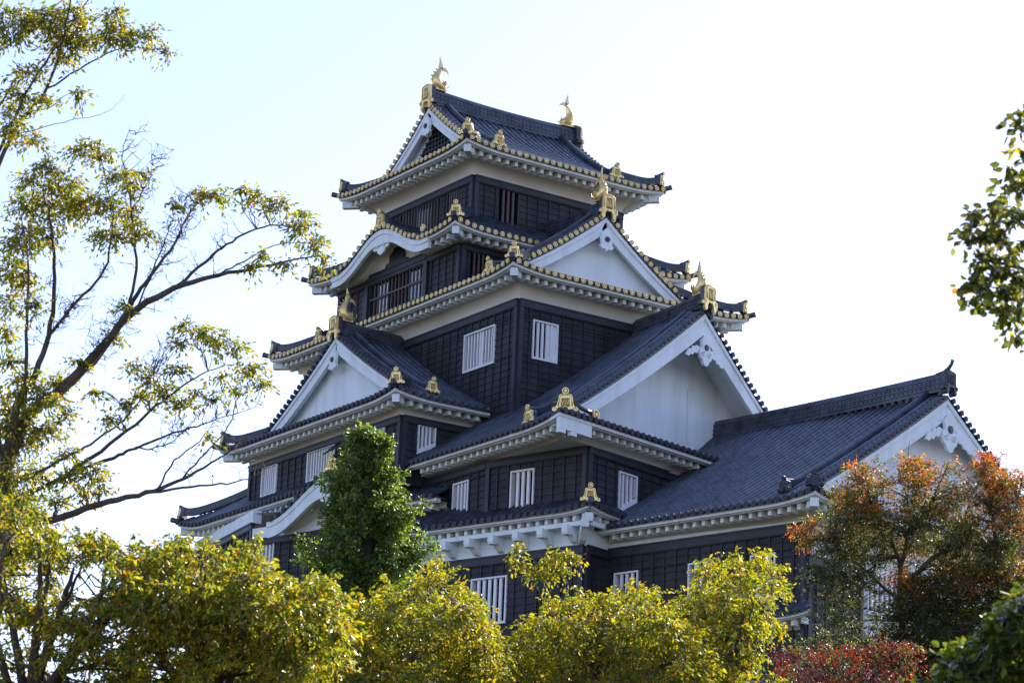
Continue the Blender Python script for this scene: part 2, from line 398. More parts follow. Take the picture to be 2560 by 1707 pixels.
def fish(parent, c, w, sc=1.0):
    """fish shaped roof finial: head down facing w, tail curling up"""
    w = np.asarray(w, float); w /= np.linalg.norm(w); x = np.cross(Z, w); mb = MB()
    body = [(.42, .10), (.28, .15), (.06, .20), (-.12, .36), (-.17, .56), (-.10, .76), (.01, .92), (.07, 1.06), (.05, 1.2)]
    rad = [.13, .21, .26, .25, .21, .165, .12, .075, .015]
    # body lies with its head toward w and rises backward, then the tail sweeps up
    pts = [c+w*a*sc*.9+Z*b*sc for a, b in body]
    mb.tube(pts, np.array(rad)*sc, 10, 0)
    def fin(P, th=.03): mb.prism(P, c-x*th/2, w*sc, Z*sc, x, th, 0)
    fin([(-.06, .92), (.16, 1.05), (.17, 1.25), (.10, 1.45), (.0, 1.66), (.02, 1.42), (-.05, 1.22)], .05)
    fin([(.02, .92), (.20, 1.02), (.42, 1.0), (.52, .90), (.46, 1.06), (.30, 1.18), (.10, 1.16)], .05)
    fin([(-.28, .30), (-.42, .42), (-.34, .52), (-.42, .66), (-.30, .74), (-.22, .70), (-.15, .5)])
    fin([(-.20, .72), (-.32, .86), (-.14, .90)])
    for sg in (-1, 1):
        mb.prism([(.05, .12), (.02, .42), (.14, .34), (.18, .46), (.28, .30), (.24, .12)], c+x*sg*.17*sc, w*sc, Z*sc+x*sg*.35*sc, x, .03, 0)
        mb.tube([c+w*.36*sc+x*sg*.08*sc+Z*.14*sc, c+w*.5*sc+x*sg*.2*sc+Z*.26*sc, c+w*.48*sc+x*sg*.26*sc+Z*.42*sc], [.03*sc, .02*sc, .006*sc], 5)
        mb.tube([c+w*.2*sc+x*sg*.14*sc+Z*.26*sc, c+w*.2*sc+x*sg*.2*sc+Z*.27*sc], .05*sc, 8, 1)
    for k in range(5):
        a, b = body[2+k]; mb.tube([c+w*(a*.9-rad[2+k]*.8)*sc+Z*(b+.05)*sc, c+w*(a*.9-rad[2+k]-.10)*sc+Z*(b+.12)*sc], [.045*sc, .02*sc], 5)
    mb.tube([c+w*(-.01)*sc*.9+Z*1.2*sc, c-w*.02*sc+Z*1.75*sc], [.012, .004], 4)
    mb.cbox(c+Z*.03*sc, w*.36*sc, x*.15*sc, Z*.05*sc)
    return mb.build('fish_finial', [M_GOLD, M_GOLDD], parent)

def verge(parent, path, w, sp=.30, gold=False, inset=.42):
    """short tiles laid across a gable edge with their round ends outward, and the rolls beside them"""
    mb = MB(); md = MB(); path = np.asarray(path, float); seg = np.linalg.norm(np.diff(path, axis=0), axis=1); cum = np.concatenate([[0], np.cumsum(seg)])
    at = lambda q: np.array([np.interp(q, cum, path[:, i]) for i in range(3)])
    for q in np.arange(.2, cum[-1]-.05, sp):
        p = at(q); T = at(q+.05)-at(q-.05); T /= np.linalg.norm(T); N = np.cross(T, w); N = N if N[2] > 0 else -N
        a, b = p-w*inset+N*.03, p+w*.08+N*.015; rr = []
        for c in (a, b): rr.append([c+T*.10*math.cos(k)+N*(.10*math.sin(k)) for k in np.linspace(-.35, PI+.35, 7)])
        mb.grid(rr, 0, True); mb.disc(b+N*.03, w, .102, .05, 12, 1, 2)
    # dark bed under the ends
    g = []
    for i, p in enumerate(path):
        T = path[min(i+1, len(path)-1)]-path[max(i-1, 0)]; T /= np.linalg.norm(T); N = np.cross(T, w); N = N if N[2] > 0 else -N
        g.append([p-w*inset-N*.10, p+w*.04-N*.10, p+w*.04+N*.02, p-w*inset+N*.02])
    mb.grid(g, 0, False, True)
    mb.tube([p-w*(inset+.06)+Z*.08 for p in path], .10, 8)
    return mb.build('verge_tiles', [M_TILE]+([M_GOLD, M_GOLDD] if gold else [M_DISC, M_DISC]), parent)

def bargeboard(parent, path, w, depth=.46, th=.14, drop=.12, taper=1.0, under=.6, ud=None):
    ud = w if ud is None else ud
    mb = MB(); path = np.asarray(path, float); n = len(path)
    g = []
    for i, p in enumerate(path):
        T = path[min(i+1, n-1)]-path[max(i-1, 0)]; T /= np.linalg.norm(T); N = np.cross(T, w); N = N if N[2] > 0 else -N
        g.append([p-N*.17-ud*.05, p-N*.17-ud*under, p-N*.28-ud*(under+.01), p-N*.30-ud*.3, p-N*.30-ud*.13])
    mb.grid(g, 0, False)
    for (d0, d1, o0, o1) in ((drop, drop+.15, -.02, .06), (drop+.12, depth+drop, -th, .0)):
        g = []
        for i, p in enumerate(path):
            T = path[min(i+1, n-1)]-path[max(i-1, 0)]; T /= np.linalg.norm(T); N = np.cross(T, w); N = N if N[2] > 0 else -N
            if i in (n-1,): N = Z/ max(.3, N[2])*1.0
            q = 1+(taper-1)*(1-i/(n-1))
            g.append([p-N*d0+w*o1, p-N*d1*q+w*o1, p-N*d1*q+w*o0, p-N*d0+w*o0])
        b0 = mb.n; mb.grid(g, 0, False, True)
        mb.f.append([b0+j for j in range(4)][::-1]); mb.m.append(0); mb.sm.append(False)
        mb.f.append([b0+(n-1)*4+j for j in range(4)]); mb.m.append(0); mb.sm.append(False)
    return mb.build('bargeboard', M_WHITE, parent)

def pendant(parent, c, w, sc=1.0, ornate=False):
    """carved drop hung under the gable peak"""
    x = np.cross(Z, w); mb = MB()
    if not ornate:
        half = [(0, -.42), (.10, -.30), (.20, -.34), (.36, -.22), (.26, -.10), (.30, .10), (.26, .34), (.0, .62)]
    else:
        half = [(0, -.62), (.12, -.58), (.22, -.42), (.32, -.36), (.40, -.18), (.36, .0), (.24, .10), (.26, .34), (.0, .60)]
    poly = [(a*sc, b*sc) for a, b in half]+[(-a*sc, b*sc) for a, b in half[-2:0:-1]]
    mb.prism(poly, c-w*.02, x, Z, w, .12)
    if ornate:
        for sg in (-1, 1):
            mb.tube([c+w*.12+x*sg*(.19+.10*(1-q/9)*math.cos(q))*sc+Z*(-.17+.12*(1-q/9)*math.sin(q))*sc for q in np.linspace(0, 8, 18)], .03*sc, 6)
            half2 = [(.34, .05), (.52, .10), (.62, .0), (.74, .03), (.84, -.12), (1.0, -.14), (1.2, -.42), (1.02, -.44), (.92, -.34), (.78, -.34), (.68, -.22), (.52, -.22), (.42, -.08)]
            mb.prism([(sg*a*sc, b*sc) for a, b in (half2 if sg > 0 else half2[::-1])], c-w*.02, x, Z, w, .07)
    o = mb.build('gable_pendant', M_WHITE, parent)
    r = MB()
    for k in range(6):
        a = k*PI/3; r.disc(c+w*.10+x*.075*sc*math.cos(a)+Z*(.10*sc+.075*sc*math.sin(a)), w, .05*sc, .05, 8, relief=False)
    r.disc(c+w*.10+Z*.10*sc, w, .07*sc, .06, 10, relief=False)
    r.build('rosette', M_DISC, o)
    return o

def irimoya(parent, O, adeg, La, B, zt, rise, gv, gw, acon=.78, gold=True, sides=(1, 1), ends=(1, 0), ridge_to=None, ov=(1.1, 1.1), zw=0, scap=None,
            crestsc=1.0, finial=True, lattice=False, pend=False, ridge_h=.9, kuda=(1, 1), barge=.46, ridge_lift=.12, gold_crest=None, pendsc=1.0, kuda_s=1.0, side_len=None, eave_len=None, ek=.60):
    """hip-and-gable roof. O=2-D centre of the gable-end eave, axis a leads inward along the ridge"""
    a = dirv(adeg); b = dirv(adeg+90); O = v3(*O[:2]); gc = gold if gold_crest is None else gold_crest
    root = MB(); h = concave(rise, B, acon); zf = zt-.22
    G = MB(); disc_m = [M_GOLD, M_GOLDD] if gold else [M_DISC, M_DISC]
    LS = side_len or La
    lf = lift_fn(2*B, .20, 2.0); ls = lift_fn(La, .20, 2.0, True, bool(ends[1]))
    def far(u): return La-u
    for sg, on in ((1, sides[0]), (-1, sides[1])):
        if not on: continue
        P0 = O+b*sg*B
        def smax(u, sg=sg):
            u = max(u, 0)
            m = u if u < gv else B
            if ends[1]: m = min(m, (La-u) if La-u < gv else B)
            if scap: m = min(m, scap(u, sg))
            return m
        patch(root, G, P0, a, -b*sg, LS, zt, h, smax, ls, brk=(gv, La-gv))
    for e, on in ((0, ends[0]), (1, ends[1])):
        if not on: continue
        P0 = O-b*B if e == 0 else O+a*La-b*B; n = a if e == 0 else -a
        patch(root, G, P0, b, n, 2*B, zt, lambda s: h(s)*(ek if s > 0 else 1), lambda u: min(u, 2*B-u, gw+.25), lf)
        for sg in (1, -1):      # tile step along the hips
            c0 = O+b*sg*B if e == 0 else O+a*La+b*sg*B; d = (a if e == 0 else -a)-b*sg
            root.grid([[c0+d*q+Z*(zt+h(q)*k_+lf(q)*max(0, 1-q/2.6)) for k_ in (1.0, ek-.05)] for q in np.linspace(0, gw+.3, 10)], 0, False)
    roof = root.build('roof', [M_TILE]+disc_m, parent)
    # eaves
    for sg, on in ((1, sides[0]), (-1, sides[1])):
        if on: eaves(roof, O+b*sg*B, a, -b*sg, eave_len or LS, zf, ov[1], zw, ls, 1, 1 if (ends[1] and LS == La) else 0)
    for e, on in ((0, ends[0]), (1, ends[1])):
        if on: eaves(roof, O-b*B if e == 0 else O+a*La-b*B, b, a if e == 0 else -a, 2*B, zf, ov[0], zw, lf)
    # gables
    for e, on in ((0, ends[0]), (1, ends[1])):
        if not on: continue
        w = -a if e == 0 else a; base = O+a*gv if e == 0 else O+a*(La-gv)
        apex = base+Z*(zt+h(B))
        for sg in (1, -1):
            path = [base+b*sg*(B-s)+Z*(zt+h(s)) for s in np.linspace(gv*.38, B, 23)]
            verge(roof, path, w, gold=gold); bargeboard(roof, path, w, barge, taper=.8, under=gw-gv+.05)
        gm = MB(); gb = base-w*(gw-gv+.0)
        s_ = np.linspace(gw*.7, B, 16); zb_ = zt+h(gw)*ek-.12; pl = [(-(B-gw*.7), min(zb_, zt+h(gw*.7)-.2))]+[(-(B-s), zt+h(s)-.14) for s in s_]+[((B-s), zt+h(s)-.14) for s in s_[-2::-1]]+[((B-gw*.7), min(zb_, zt+h(gw*.7)-.2))]
        gm.prism(pl, gb, b, Z, w, .02); go = gm.build('gable_wall', M_WHITE if not lattice else M_WHITE, roof)
        if lattice:
            lt = MB(); zb = zt+h(gw)*ek-.05; hw = (B-gw)*.62; zt2 = zb+1.75
            lt.prism([(-hw, zb), (hw, zb), (0, zt2+.3)], gb+w*.021, b, Z, w, .01, 1)
            for k in np.linspace(-hw+.08, hw-.08, 17):
                top = zb+(zt2+.3-zb)*(1-abs(k)/hw); lt.box(gb+w*.03+b*(k-.03)+Z*zb, b*.06, w*.05, Z*max(.02, top-zb))
            for z in np.arange(zb+.1, zt2+.1, .2):
                hh = hw*(1-(z-zb)/(zt2+.3-zb)); lt.box(gb+w*.03-b*hh+Z*z, b*2*hh, w*.065, Z*.05)
            lt.build('lattice', [M_BEAM, M_DARKIN], go)
        af = MB(); af.prism([(-.5, -.62), (.5, -.62), (.06, -.13), (-.06, -.13)], apex-w*.1, np.cross(Z, w), Z, w, .09); af.build('peak_block', M_WHITE, roof)
        pendant(roof, apex+w*.05-Z*(barge+.58*pendsc+.18), w, pendsc*1.12, pend)
    # main ridge
    r0 = O+a*(gv-.12); rl = ridge_to if ridge_to else La-gv+.12-(gv-.12)
    zz = zt+h(B)-.08
    rp = [r0+a*q*rl+Z*(zz+ridge_lift*((2*q-1)**2 if ends[1] else (1-q)**2)) for q in np.linspace(0, 1, 18)]
    ridge(roof, rp, ridge_h/.67, .9, lattice=True)
    for e, on in ((0, ends[0]), (1, ends[1])):
        if not on: continue
        if ridge_to and e == 1: continue
        w = -a if e == 0 else a; p = rp[0] if e == 0 else rp[-1]
        crest(roof, p+w*.07-Z*.02+Z*(ridge_h-.78*crestsc*1.0)*.6, w, crestsc*.88, gc, tall=True, topdisc=not finial)
        if finial: fish(roof, p-w*.50*crestsc+Z*(ridge_h-.04), -w, .90*crestsc)
    # descending ridges
    for e, on in ((0, ends[0]), (1, ends[1])):
        if not on: continue
        ua = gv+.75 if e == 0 else La-gv-.75
        for sg, k_on in ((1, kuda[0]), (-1, kuda[1])):
            if not k_on: continue
            s0 = kuda_s
            path = [O+a*ua+b*sg*(B-s)+Z*(zt+h(s)+.05+.22*max(0, 1-(s-s0)/.8)**2) for s in np.linspace(s0, B-.05, 20)]
            ridge(roof, path, .42, .62, name='descending_ridge')
            crest(roof, path[0]+b*sg*.08-Z*.20, b*sg, .64*crestsc, gc)
    # hip ridges
    for e, on in ((0, ends[0]), (1, ends[1])):
        if not on: continue
        for sg, s_on in ((1, sides[0]), (-1, sides[1])):
            if not s_on: continue
            c0 = O+b*sg*B if e == 0 else O+a*La+b*sg*B; d = (a if e == 0 else -a)-b*sg
            path = [c0+d*q+Z*(zt+.20*max(0, 1-q/2.6)*1.0*max(0, 1-q/2)**2+h(q)+.06+.24*max(0, 1-q/.75)**2) for q in np.linspace(.10, gv+.25, 14)]
            hip_end(roof, path, d, gc, crestsc)
    return roof

def hip_end(roof, path, d, gold, sc=1.0):
    ridge(roof, path, .48, .66, name='hip_ridge')
    o = -d/np.linalg.norm(d)
    crest(roof, np.asarray(path[0])+o*.05-Z*.20, o, .68*sc, gold)
    # projecting corner tile and white hip rafter end
    mb = MB(); p = np.asarray(path[0])-Z*.25
    mb.tube([p-o*.1-Z*.05, p+o*.28+Z*.02, p+o*.46+Z*.07], [.13, .11, .12], 8); mb.build('corner_tile', M_TILE, roof)
    wb = MB(); s = np.cross(o, Z); q = p-Z*.34
    wb.box(q-o*.75-s*.14-Z*.26, s*.28, o*.70, Z*.30); wb.build('hip_rafter', M_WHITE, roof)

# ================================================================== the keep
BASE = v3(60, 88, 15.5)
keep = tag(empty('castle_keep', BASE), 'tall black-walled castle keep with stacked tiled roofs, gilded tile ends and golden fish', 'castle')
mX, mY, pX, pY = v3(-1, 0), v3(0, -1), v3(1, 0), v3(0, 1)

# ---- top storey
x0, x1, y0, y1 = 57.11, 64.48, 88.15, 95.44
w5 = wall(keep, (x0, y1), (x0, y0), mX, 36.2, 38.39, [(y1-93.7, y1-90.55, 36.7, 38.1), (y1-90.1, y1-89.2, 36.7, 38.1)], beam=.27)
window(keep, (x0, y1), mY, mX, y1-93.7, y1-90.55, 36.7, 38.1, 13, M_BEAM, M_BROWN, .05, .03, barw=.055, glass=[(.0+y1-92.45, y1-91.45)])
window(keep, (x0, y1), mY, mX, y1-90.1, y1-89.2, 36.7, 38.1, 4, M_BEAM, M_BROWN, .05, .03, barw=.07, glass=[(y1-89.5, y1-89.27)])
wall(keep, (x0, y0), (x1, y0), mY, 36.2, 38.39, [(1.16, 2.2, 36.55, 38.12)], beam=.27)
window(keep, (x0, y0), pX, mY, 1.16, 2.2, 36.55, 38.12, 3, M_BEAM, M_BROWN, .05, .03, barw=.10)
wall(keep, (x1, y0), (x1, y1), pX, 36.2, 38.39, beam=.27); wall(keep, (x1, y1), (x0, y1), pY, 36.2, 38.39, beam=.27)
irimoya(keep, (55.85, 91.8), 0, 9.9, 4.9, 39.24, 3.22, 1.25, 1.68, acon=.62, ends=(1, 1), ov=(1.26, 1.25), zw=38.39, lattice=True, ridge_h=.74, pendsc=.8, barge=.42, kuda_s=.75)

# ---- fourth storey
x0, x1, y0, y1 = 56.0, 65.6, 87.15, 96.4
wall(keep, (x0, y1), (x0, y0), mX, 32.8, 35.02, [(y1-93.9, y1-89.75, 33.4, 34.9)], beam=.22)
window(keep, (x0, y1), mY, mX, y1-93.9, y1-89.75, 33.4, 34.9, 14, M_BEAM, M_BROWN, .06, .05, barw=.055, midrail=True, glass=[(y1-93.3, y1-92.55), (y1-91.0, y1-90.0)])
wall(keep, (x0, y0), (x1, y0), mY, 32.8, 35.02, [(.38, 1.5, 33.4, 34.8)], beam=.22)
window(keep, (x0, y0), pX, mY, .38, 1.5, 33.4, 34.8, 4, M_BEAM, M_BROWN, .05, .03, barw=.08)
wall(keep, (x1, y0), (x1, y1), pX, 32.8, 35.02, beam=.22); wall(keep, (x1, y1), (x0, y1), pY, 32.8, 35.02, beam=.22)
lm = MB()  # thick lintel and posts of the long lattice, frog-leg strut above it
lm.box(v3(55.84, 89.55, 34.93), v3(.2, 0), v3(0, 4.6), Z*.24); lm.box(v3(55.80, 89.45, 35.14), v3(.25, 0), v3(0, 4.8), Z*.07)
lm.box(v3(55.86, 89.45, 32.8), v3(.2, 0), v3(0, .26), Z*2.1); lm.box(v3(55.86, 93.95, 32.8), v3(.2, 0), v3(0, .26), Z*2.1)
lm.prism([(-.95, 0), (.95, 0), (.9, .16), (.72, .22), (.66, .16), (.60, .30), (.62, .5), (.5, .62), (.3, .68), (.22, .86), (0, .92), (-.22, .86), (-.3, .68), (-.5, .62), (-.62, .5), (-.60, .30), (-.66, .16), (-.72, .22), (-.9, .16)], v3(55.93, 91.75, 35.2), v3(0, .9), Z*.9, mX, .1)
lm.build('lattice_frame', M_BEAM, keep)
hk = concave(1.3, 2.1, .8); zt4 = 35.42
def kara(c, hw, A): return lambda u: A*(.5+.5*math.cos(PI*(u-c)/hw)) if abs(u-c) < hw else 0.0
k4 = kara(91.72-86.15, 3.25, 1.16)
def ex4(u, s):
    k = k4(u)
    if k <= 0: return 0.0
    a = hk(s); b = k+.04*s
    return max(a, b)+.10*math.exp(-abs(a-b)*6)-a if b > .02 else 0
R4 = MB(); G4 = MB(); gm4 = [M_GOLD, M_GOLDD]
Lx, Ly = 11.6, 11.2
lx, ly = lift_fn(Lx, .2, 1.8), lift_fn(Ly, .2, 1.8)
patch(R4, G4, (55.0, 86.15), pY, pX, Ly, zt4, hk, lambda u: min(u, Ly-u, 2.13), ly, extra=ex4)
patch(R4, G4, (66.6, 86.15), pY, mX, Ly, zt4, hk, lambda u: min(u, Ly-u, 2.13), ly)
patch(R4, G4, (55.0, 86.15), pX, pY, Lx, zt4, hk, lambda u: min(u, Lx-u, 2.03), lx)
patch(R4, G4, (55.0, 97.35), pX, mY, Lx, zt4, hk, lambda u: min(u, Lx-u, 1.95), lx)
r4 = R4.build('roof', [M_TILE]+gm4, keep)
eaves(r4, (55.0, 86.15), pY, pX, Ly, 35.2, 1.0, 35.02, ly, extra=k4, skip=lambda u: abs(u-5.57) < 3.0)
eaves(r4, (66.6, 86.15), pY, mX, Ly, 35.2, 1.0, 35.02, ly)
eaves(r4, (55.0, 86.15), pX, pY, Lx, 35.2, 1.0, 35.02, lx)
eaves(r4, (55.0, 97.35), pX, mY, Lx, 35.2, .95, 35.02, lx)
def karaboard(parent, P0, t, n, c, hw, zf, kf, hwb=3.7, deep=.42, name='curved_bargeboard'):
    mb = MB(); P0 = v3(*P0[:2])
    for (o0, o1, a, b) in ((-.05, .10, .10, -.10), (.0, .14, -.09, None)):
        g = []
        for u in np.linspace(c-hwb, c+hwb, 49):
            q = abs(u-c)/hwb; d = deep*(1.0-.15*q) if b is None else -b
            if b is None and abs(u-c) < .9: d += .10*(1-abs(u-c)/.9)
            base = P0+t*u+Z*(zf+kf(u))
            g.append([base+n*o0+Z*a, base+n*o1+Z*a, base+n*o1-Z*d, base+n*o0-Z*d])
        b0 = mb.n; mb.grid(g, 0, False, True)
        for r_ in (0, 48): mb.f.append([b0+r_*4+j for j in range(4)]); mb.m.append(0); mb.sm.append(False)
    # carved central drop
    pl = [(-.95, .0), (-.8, -.10), (-.66, -.06), (-.5, -.2), (-.34, -.18), (-.2, -.36), (0, -.44), (.2, -.36), (.34, -.18), (.5, -.2), (.66, -.06), (.8, -.10), (.95, .0), (.5, .2), (0, .28), (-.5, .2)]
    o = P0+t*c+Z*(zf+kf(c)-deep-.06); mb.prism(pl, o+n*.06, t, Z, n, .08)
    for sg in (-1, 1): mb.tube([o-n*.0+t*sg*(.24+.09*(1-q/8)*math.cos(q))+Z*(-.06+.10*(1-q/8)*math.sin(q))+n*.03 for q in np.linspace(0, 7, 14)], .025, 5)
    return mb.build(name, M_WHITE, parent)
karaboard(r4, (55.0, 86.15), pY, pX, 5.57, 3.25, 35.2, k4)
ridge(r4, [v3(54.98+q*2.1, 91.72, zt4+1.2+.18*(1-q)**3) for q in np.linspace(0, 1, 8)], .55, .75)
crest(r4, v3(54.95, 91.72, zt4+1.12), mX, .78, True)
for (cx_, cy_, dx_, dy_) in ((55.0, 86.15, 1, 1), (66.6, 86.15, -1, 1), (55.0, 97.35, 1, -1), (66.6, 97.35, -1, -1)):
    hip_end(r4, [v3(cx_+dx_*q, cy_+dy_*q, zt4+.2*max(0, 1-q/1.8)**2+hk(q)+.06+.24*max(0, 1-q/.75)**2) for q in np.linspace(.1, 1.95, 12)], v3(dx_, dy_), True, .95)
sb4 = MB(); sb4.disc(v3(54.96, 88.35, zt4+.30), mX, .15, .07, 14, 0, 1); sb4.build('round_end_tile', gm4, r4)

# ---- third storey with its great gable
x0, x1, y0, y1 = 56.26, 65.4, 83.32, 99.48
wl = (y1-86.94, y1-84.8, 29.71, 31.23)
w3 = wall(keep, (x0, y1), (x0, y0), mX, 26.6, 31.93, [wl], beam=.30)
window(keep, (x0, y1), mY, mX, *wl, nb=9, barw=.062, shutter=(y1-86.0, y1-85.75))
wr = (.65, 1.82, 29.71, 31.23)
wall(keep, (x0, y0), (x1, y0), mY, 26.6, 31.93, [wr], beam=.30)
window(keep, (x0, y0), pX, mY, *wr, nb=4, shutter=(1.42, 1.76), barw=.10)
wall(keep, (x1, y0), (x1, y1), pX, 26.6, 31.93, beam=.3); wall(keep, (x1, y1), (x0, y1), pY, 26.6, 31.93, beam=.3)
irimoya(keep, (60.83, 82.2), 90, 18.4, 5.67, 32.82, 3.72, 2.0, 2.45, acon=.74, ends=(1, 1), ridge_to=4.15, ov=(1.1, 1.1), zw=31.93,
        scap=lambda u, sg: 1.7 if 5.3 < u < 13.9 else 99, ridge_h=.68, crestsc=.92, pendsc=.85, barge=.50, kuda_s=.8)

# ---- second storey, west block
x0, x1, y0, y1 = 52.87, 56.26, 85.82, 97.43
ws = [(y1-96.36, y1-95.14, 25.75, 27.0), (y1-92.72, y1-90.63, 25.75, 27.0), (y1-88.16, y1-86.97, 25.75, 27.0)]
wall(keep, (x0, y1), (x0, y0), mX, 25.0, 27.23, ws, beam=.24)
for q, nb in zip(ws, (6, 9, 5)): window(keep, (x0, y1), mY, mX, *q, nb=nb, barw=.06)
wall(keep, (x0, y0), (x1, y0), mY, 24.6, 27.23, [(.69, 1.48, 25.95, 27.01)], beam=.24)
window(keep, (x0, y0), pX, mY, .69, 1.48, 25.95, 27.01, nb=3, skew=26.35, barw=.09)
wall(keep, (x1, y1), (x0, y1), pY, 25.0, 27.23, beam=.24)
irimoya(keep, (51.9, 91.64), 0, 4.45, 6.75, 27.84, 3.85, 1.3, 1.75, acon=.80, gold=False, gold_crest=True, ends=(1, 0), ridge_to=3.2, ov=(.97, .92), zw=27.23,
        ridge_h=.62, crestsc=.92, pendsc=.8, barge=.50, kuda_s=.7)

# ---- first storey, south-west block under the biggest gable
Kp = v3(55.48, 77.41); dA = dirv(106); dB = dirv(16); Bp = v3(54.2, 81.88); Ep = Kp+dB*7.5
wb = (86.2-84.06, 86.2-83.01, 23.12, 24.48)
wall(keep, (54.2, 86.2), Bp, mX, 22.7, 24.95, [wb], beam=.24, post1=False)
window(keep, (54.2, 86.2), mY, mX, *wb, nb=3, barw=.10)
LA = np.linalg.norm(Kp-Bp); wa = (LA-3.49, LA-2.39, 22.94, 24.45)
wall(keep, Bp, Kp, -dB, 22.6, 24.95, [wa], beam=.24)
window(keep, Bp, -dA, -dB, *wa, nb=3, barw=.115)
wc = (1.77, 2.845, 22.96, 24.43)
wall(keep, Kp, Ep, -dA, 22.4, 24.95, [wc], beam=.24)
window(keep, Kp, dB, -dA, 1.77, 2.845, 22.98, 24.43, nb=3, skew=23.60, barw=.10)
# its roof
zt1 = 25.42; h1 = concave(6.2, 8.6, .86); RX = 61.8; VY = 79.0; B1 = 8.6
yv = lambda x: VY+.287*(x-RX)
T = MB(); TE = MB()
def sm_l(u):
    y = 76.0+u; s = RX+(y-VY)/.287-53.2
    if y > 83.2: s = min(s, 3.15)
    return max(0, min(B1, s))
l1 = lift_fn(20, .24, 2.4, True, False)
patch(T, TE, (53.2, 76.0), pY, pX, 9.8, zt1, h1, sm_l, l1, brk=(2.99,))
def smin_r(u):
    y = 76.9+u; xv = RX+(y-VY)/.287
    return max(.01, RX+B1-xv)
patch(T, None, (RX+B1, 76.9), pY, mX, 6.5, zt1, h1, lambda u: B1 if RX+B1-(RX+(76.9+u-VY)/.287) < B1 else smin_r(u), smin=smin_r, eave=False, brk=(2.1,))
dF = dirv(14); nF = dirv(104); hF = concave(.62, 2.6, .8)
patch(T, TE, (53.2, 76.0), dF, nF, 9.6, 25.65, hF, lambda u: min(u, 2.5+.03*u), lambda u: 0)
t1 = T.build('roof', [M_TILE, M_DISC, M_DISC], keep)
eaves(t1, (53.2, 76.0), pY, pX, 9.8, 25.2, 1.0, 24.97, l1, 1, 0)
eaves(t1, (53.2, 76.0), dF, nF, 9.6, 25.43, 1.12, 24.97, lambda u: 0, 1, 0)
fm = MB(); fm.add([v3(54.15, 81.9, 24.98), v3(54.15, 77.0, 24.98), v3(55.6, 77.35, 24.98)], [(0, 1, 2)])
fm.box(v3(53.25, 76.03, 25.0)-nF*.0, dF*1.72, nF*.16, Z*.42); fm.box(v3(53.25, 76.03, 24.86), dF*.32, nF*.16, Z*.16); fm.box(v3(53.25, 76.03, 24.86)+dF*.62, dF*.3, nF*.16, Z*.16)
fm.add([v3(53.9, 76.9, 24.97), v3(60, 78.4, 24.97), v3(60, 78.9, 24.98), v3(54.1, 77.4, 24.98)], [(0, 1, 2, 3)])
fm.build('plaster_fill', M_WHITE, t1)
wv = dirv(-74)
for sg in (1, -1):
    path = [v3(RX-sg*(B1-s), yv(RX-sg*(B1-s)), zt1+h1(s)) for s in np.linspace(.6 if sg > 0 else 3.1, B1, 26)]
    verge(t1, path, wv, sp=.31); bargeboard(t1, path, wv, .66, taper=.75, under=1.58, ud=mY)
gw1 = MB(); s_ = np.linspace(.9, B1, 20)
gw1.prism([(-(B1-s)*1.04, zt1+h1(s)-.16) for s in s_]+[((B1-s)*1.04, zt1+h1(s)-.16) for s in s_[-2::-1]], v3(RX, VY+1.55), dB, Z, wv, .03)
for k in (.6,): gw1.box(v3(RX, VY+1.52)+wv*.02+dB*k+Z*26, dB*.03, wv*.02, Z*3.0)
gw1.build('gable_wall', M_WHITE, t1)
pendant(t1, v3(RX, VY, zt1+6.2-1.60)+wv*.04, wv, 1.0, True)
af = MB(); af.prism([(-.6, -.8), (.6, -.8), (.06, -.14), (-.06, -.14)], v3(RX, VY, zt1+6.2)-wv*.1, dB, Z, wv, .09); af.build('peak_block', M_WHITE, t1)
rp = [v3(RX, VY-.2+q*4.8, zt1+6.2-.1+.16*(1-q)**2) for q in np.linspace(0, 1, 14)]
ridge(t1, rp, 1.0, .95, lattice=True)
crest(t1, rp[0]+wv*.12+Z*.06, wv, .84, True, tall=True, topdisc=False); fish(t1, rp[0]+pY*.50+Z*.62, pY, .84)
kp = [v3(53.2+s, yv(53.2+s)+.55+.04*s, zt1+h1(s)+.10+.15*max(0, 1-(s-.6)/.8)**2) for s in np.linspace(.6, B1-.2, 24)]
ridge(t1, kp, .34, .5, name='descending_ridge')
crest(t1, v3(53.75, 76.45, 25.72), dirv(225), .84, True)
kp2 = [v3(53.2+s, 78.35+.03*s, zt1+h1(s)+.06+.25*max(0, 1-(s-.4)/.8)**2) for s in np.linspace(.4, 2.6, 12)]
ridge(t1, kp2, .42, .55, name='descending_ridge')
crest(t1, v3(53.5, 78.35, 25.55), mX, .72, True)
e2 = MB(); q = v3(55.0, 76.42, 25.85); e2.disc(q-nF*.02, -nF, .17, .07, 14, 0, 1); e2.build('round_end_tile', [M_GOLD, M_GOLDD], t1)
e3 = MB(); e3.tube([v3(54.0, 76.35, 26.05), v3(54.5, 76.42, 25.95), q+nF*.02], .08, 8); e3.build('corner_tile', M_TILE, t1)

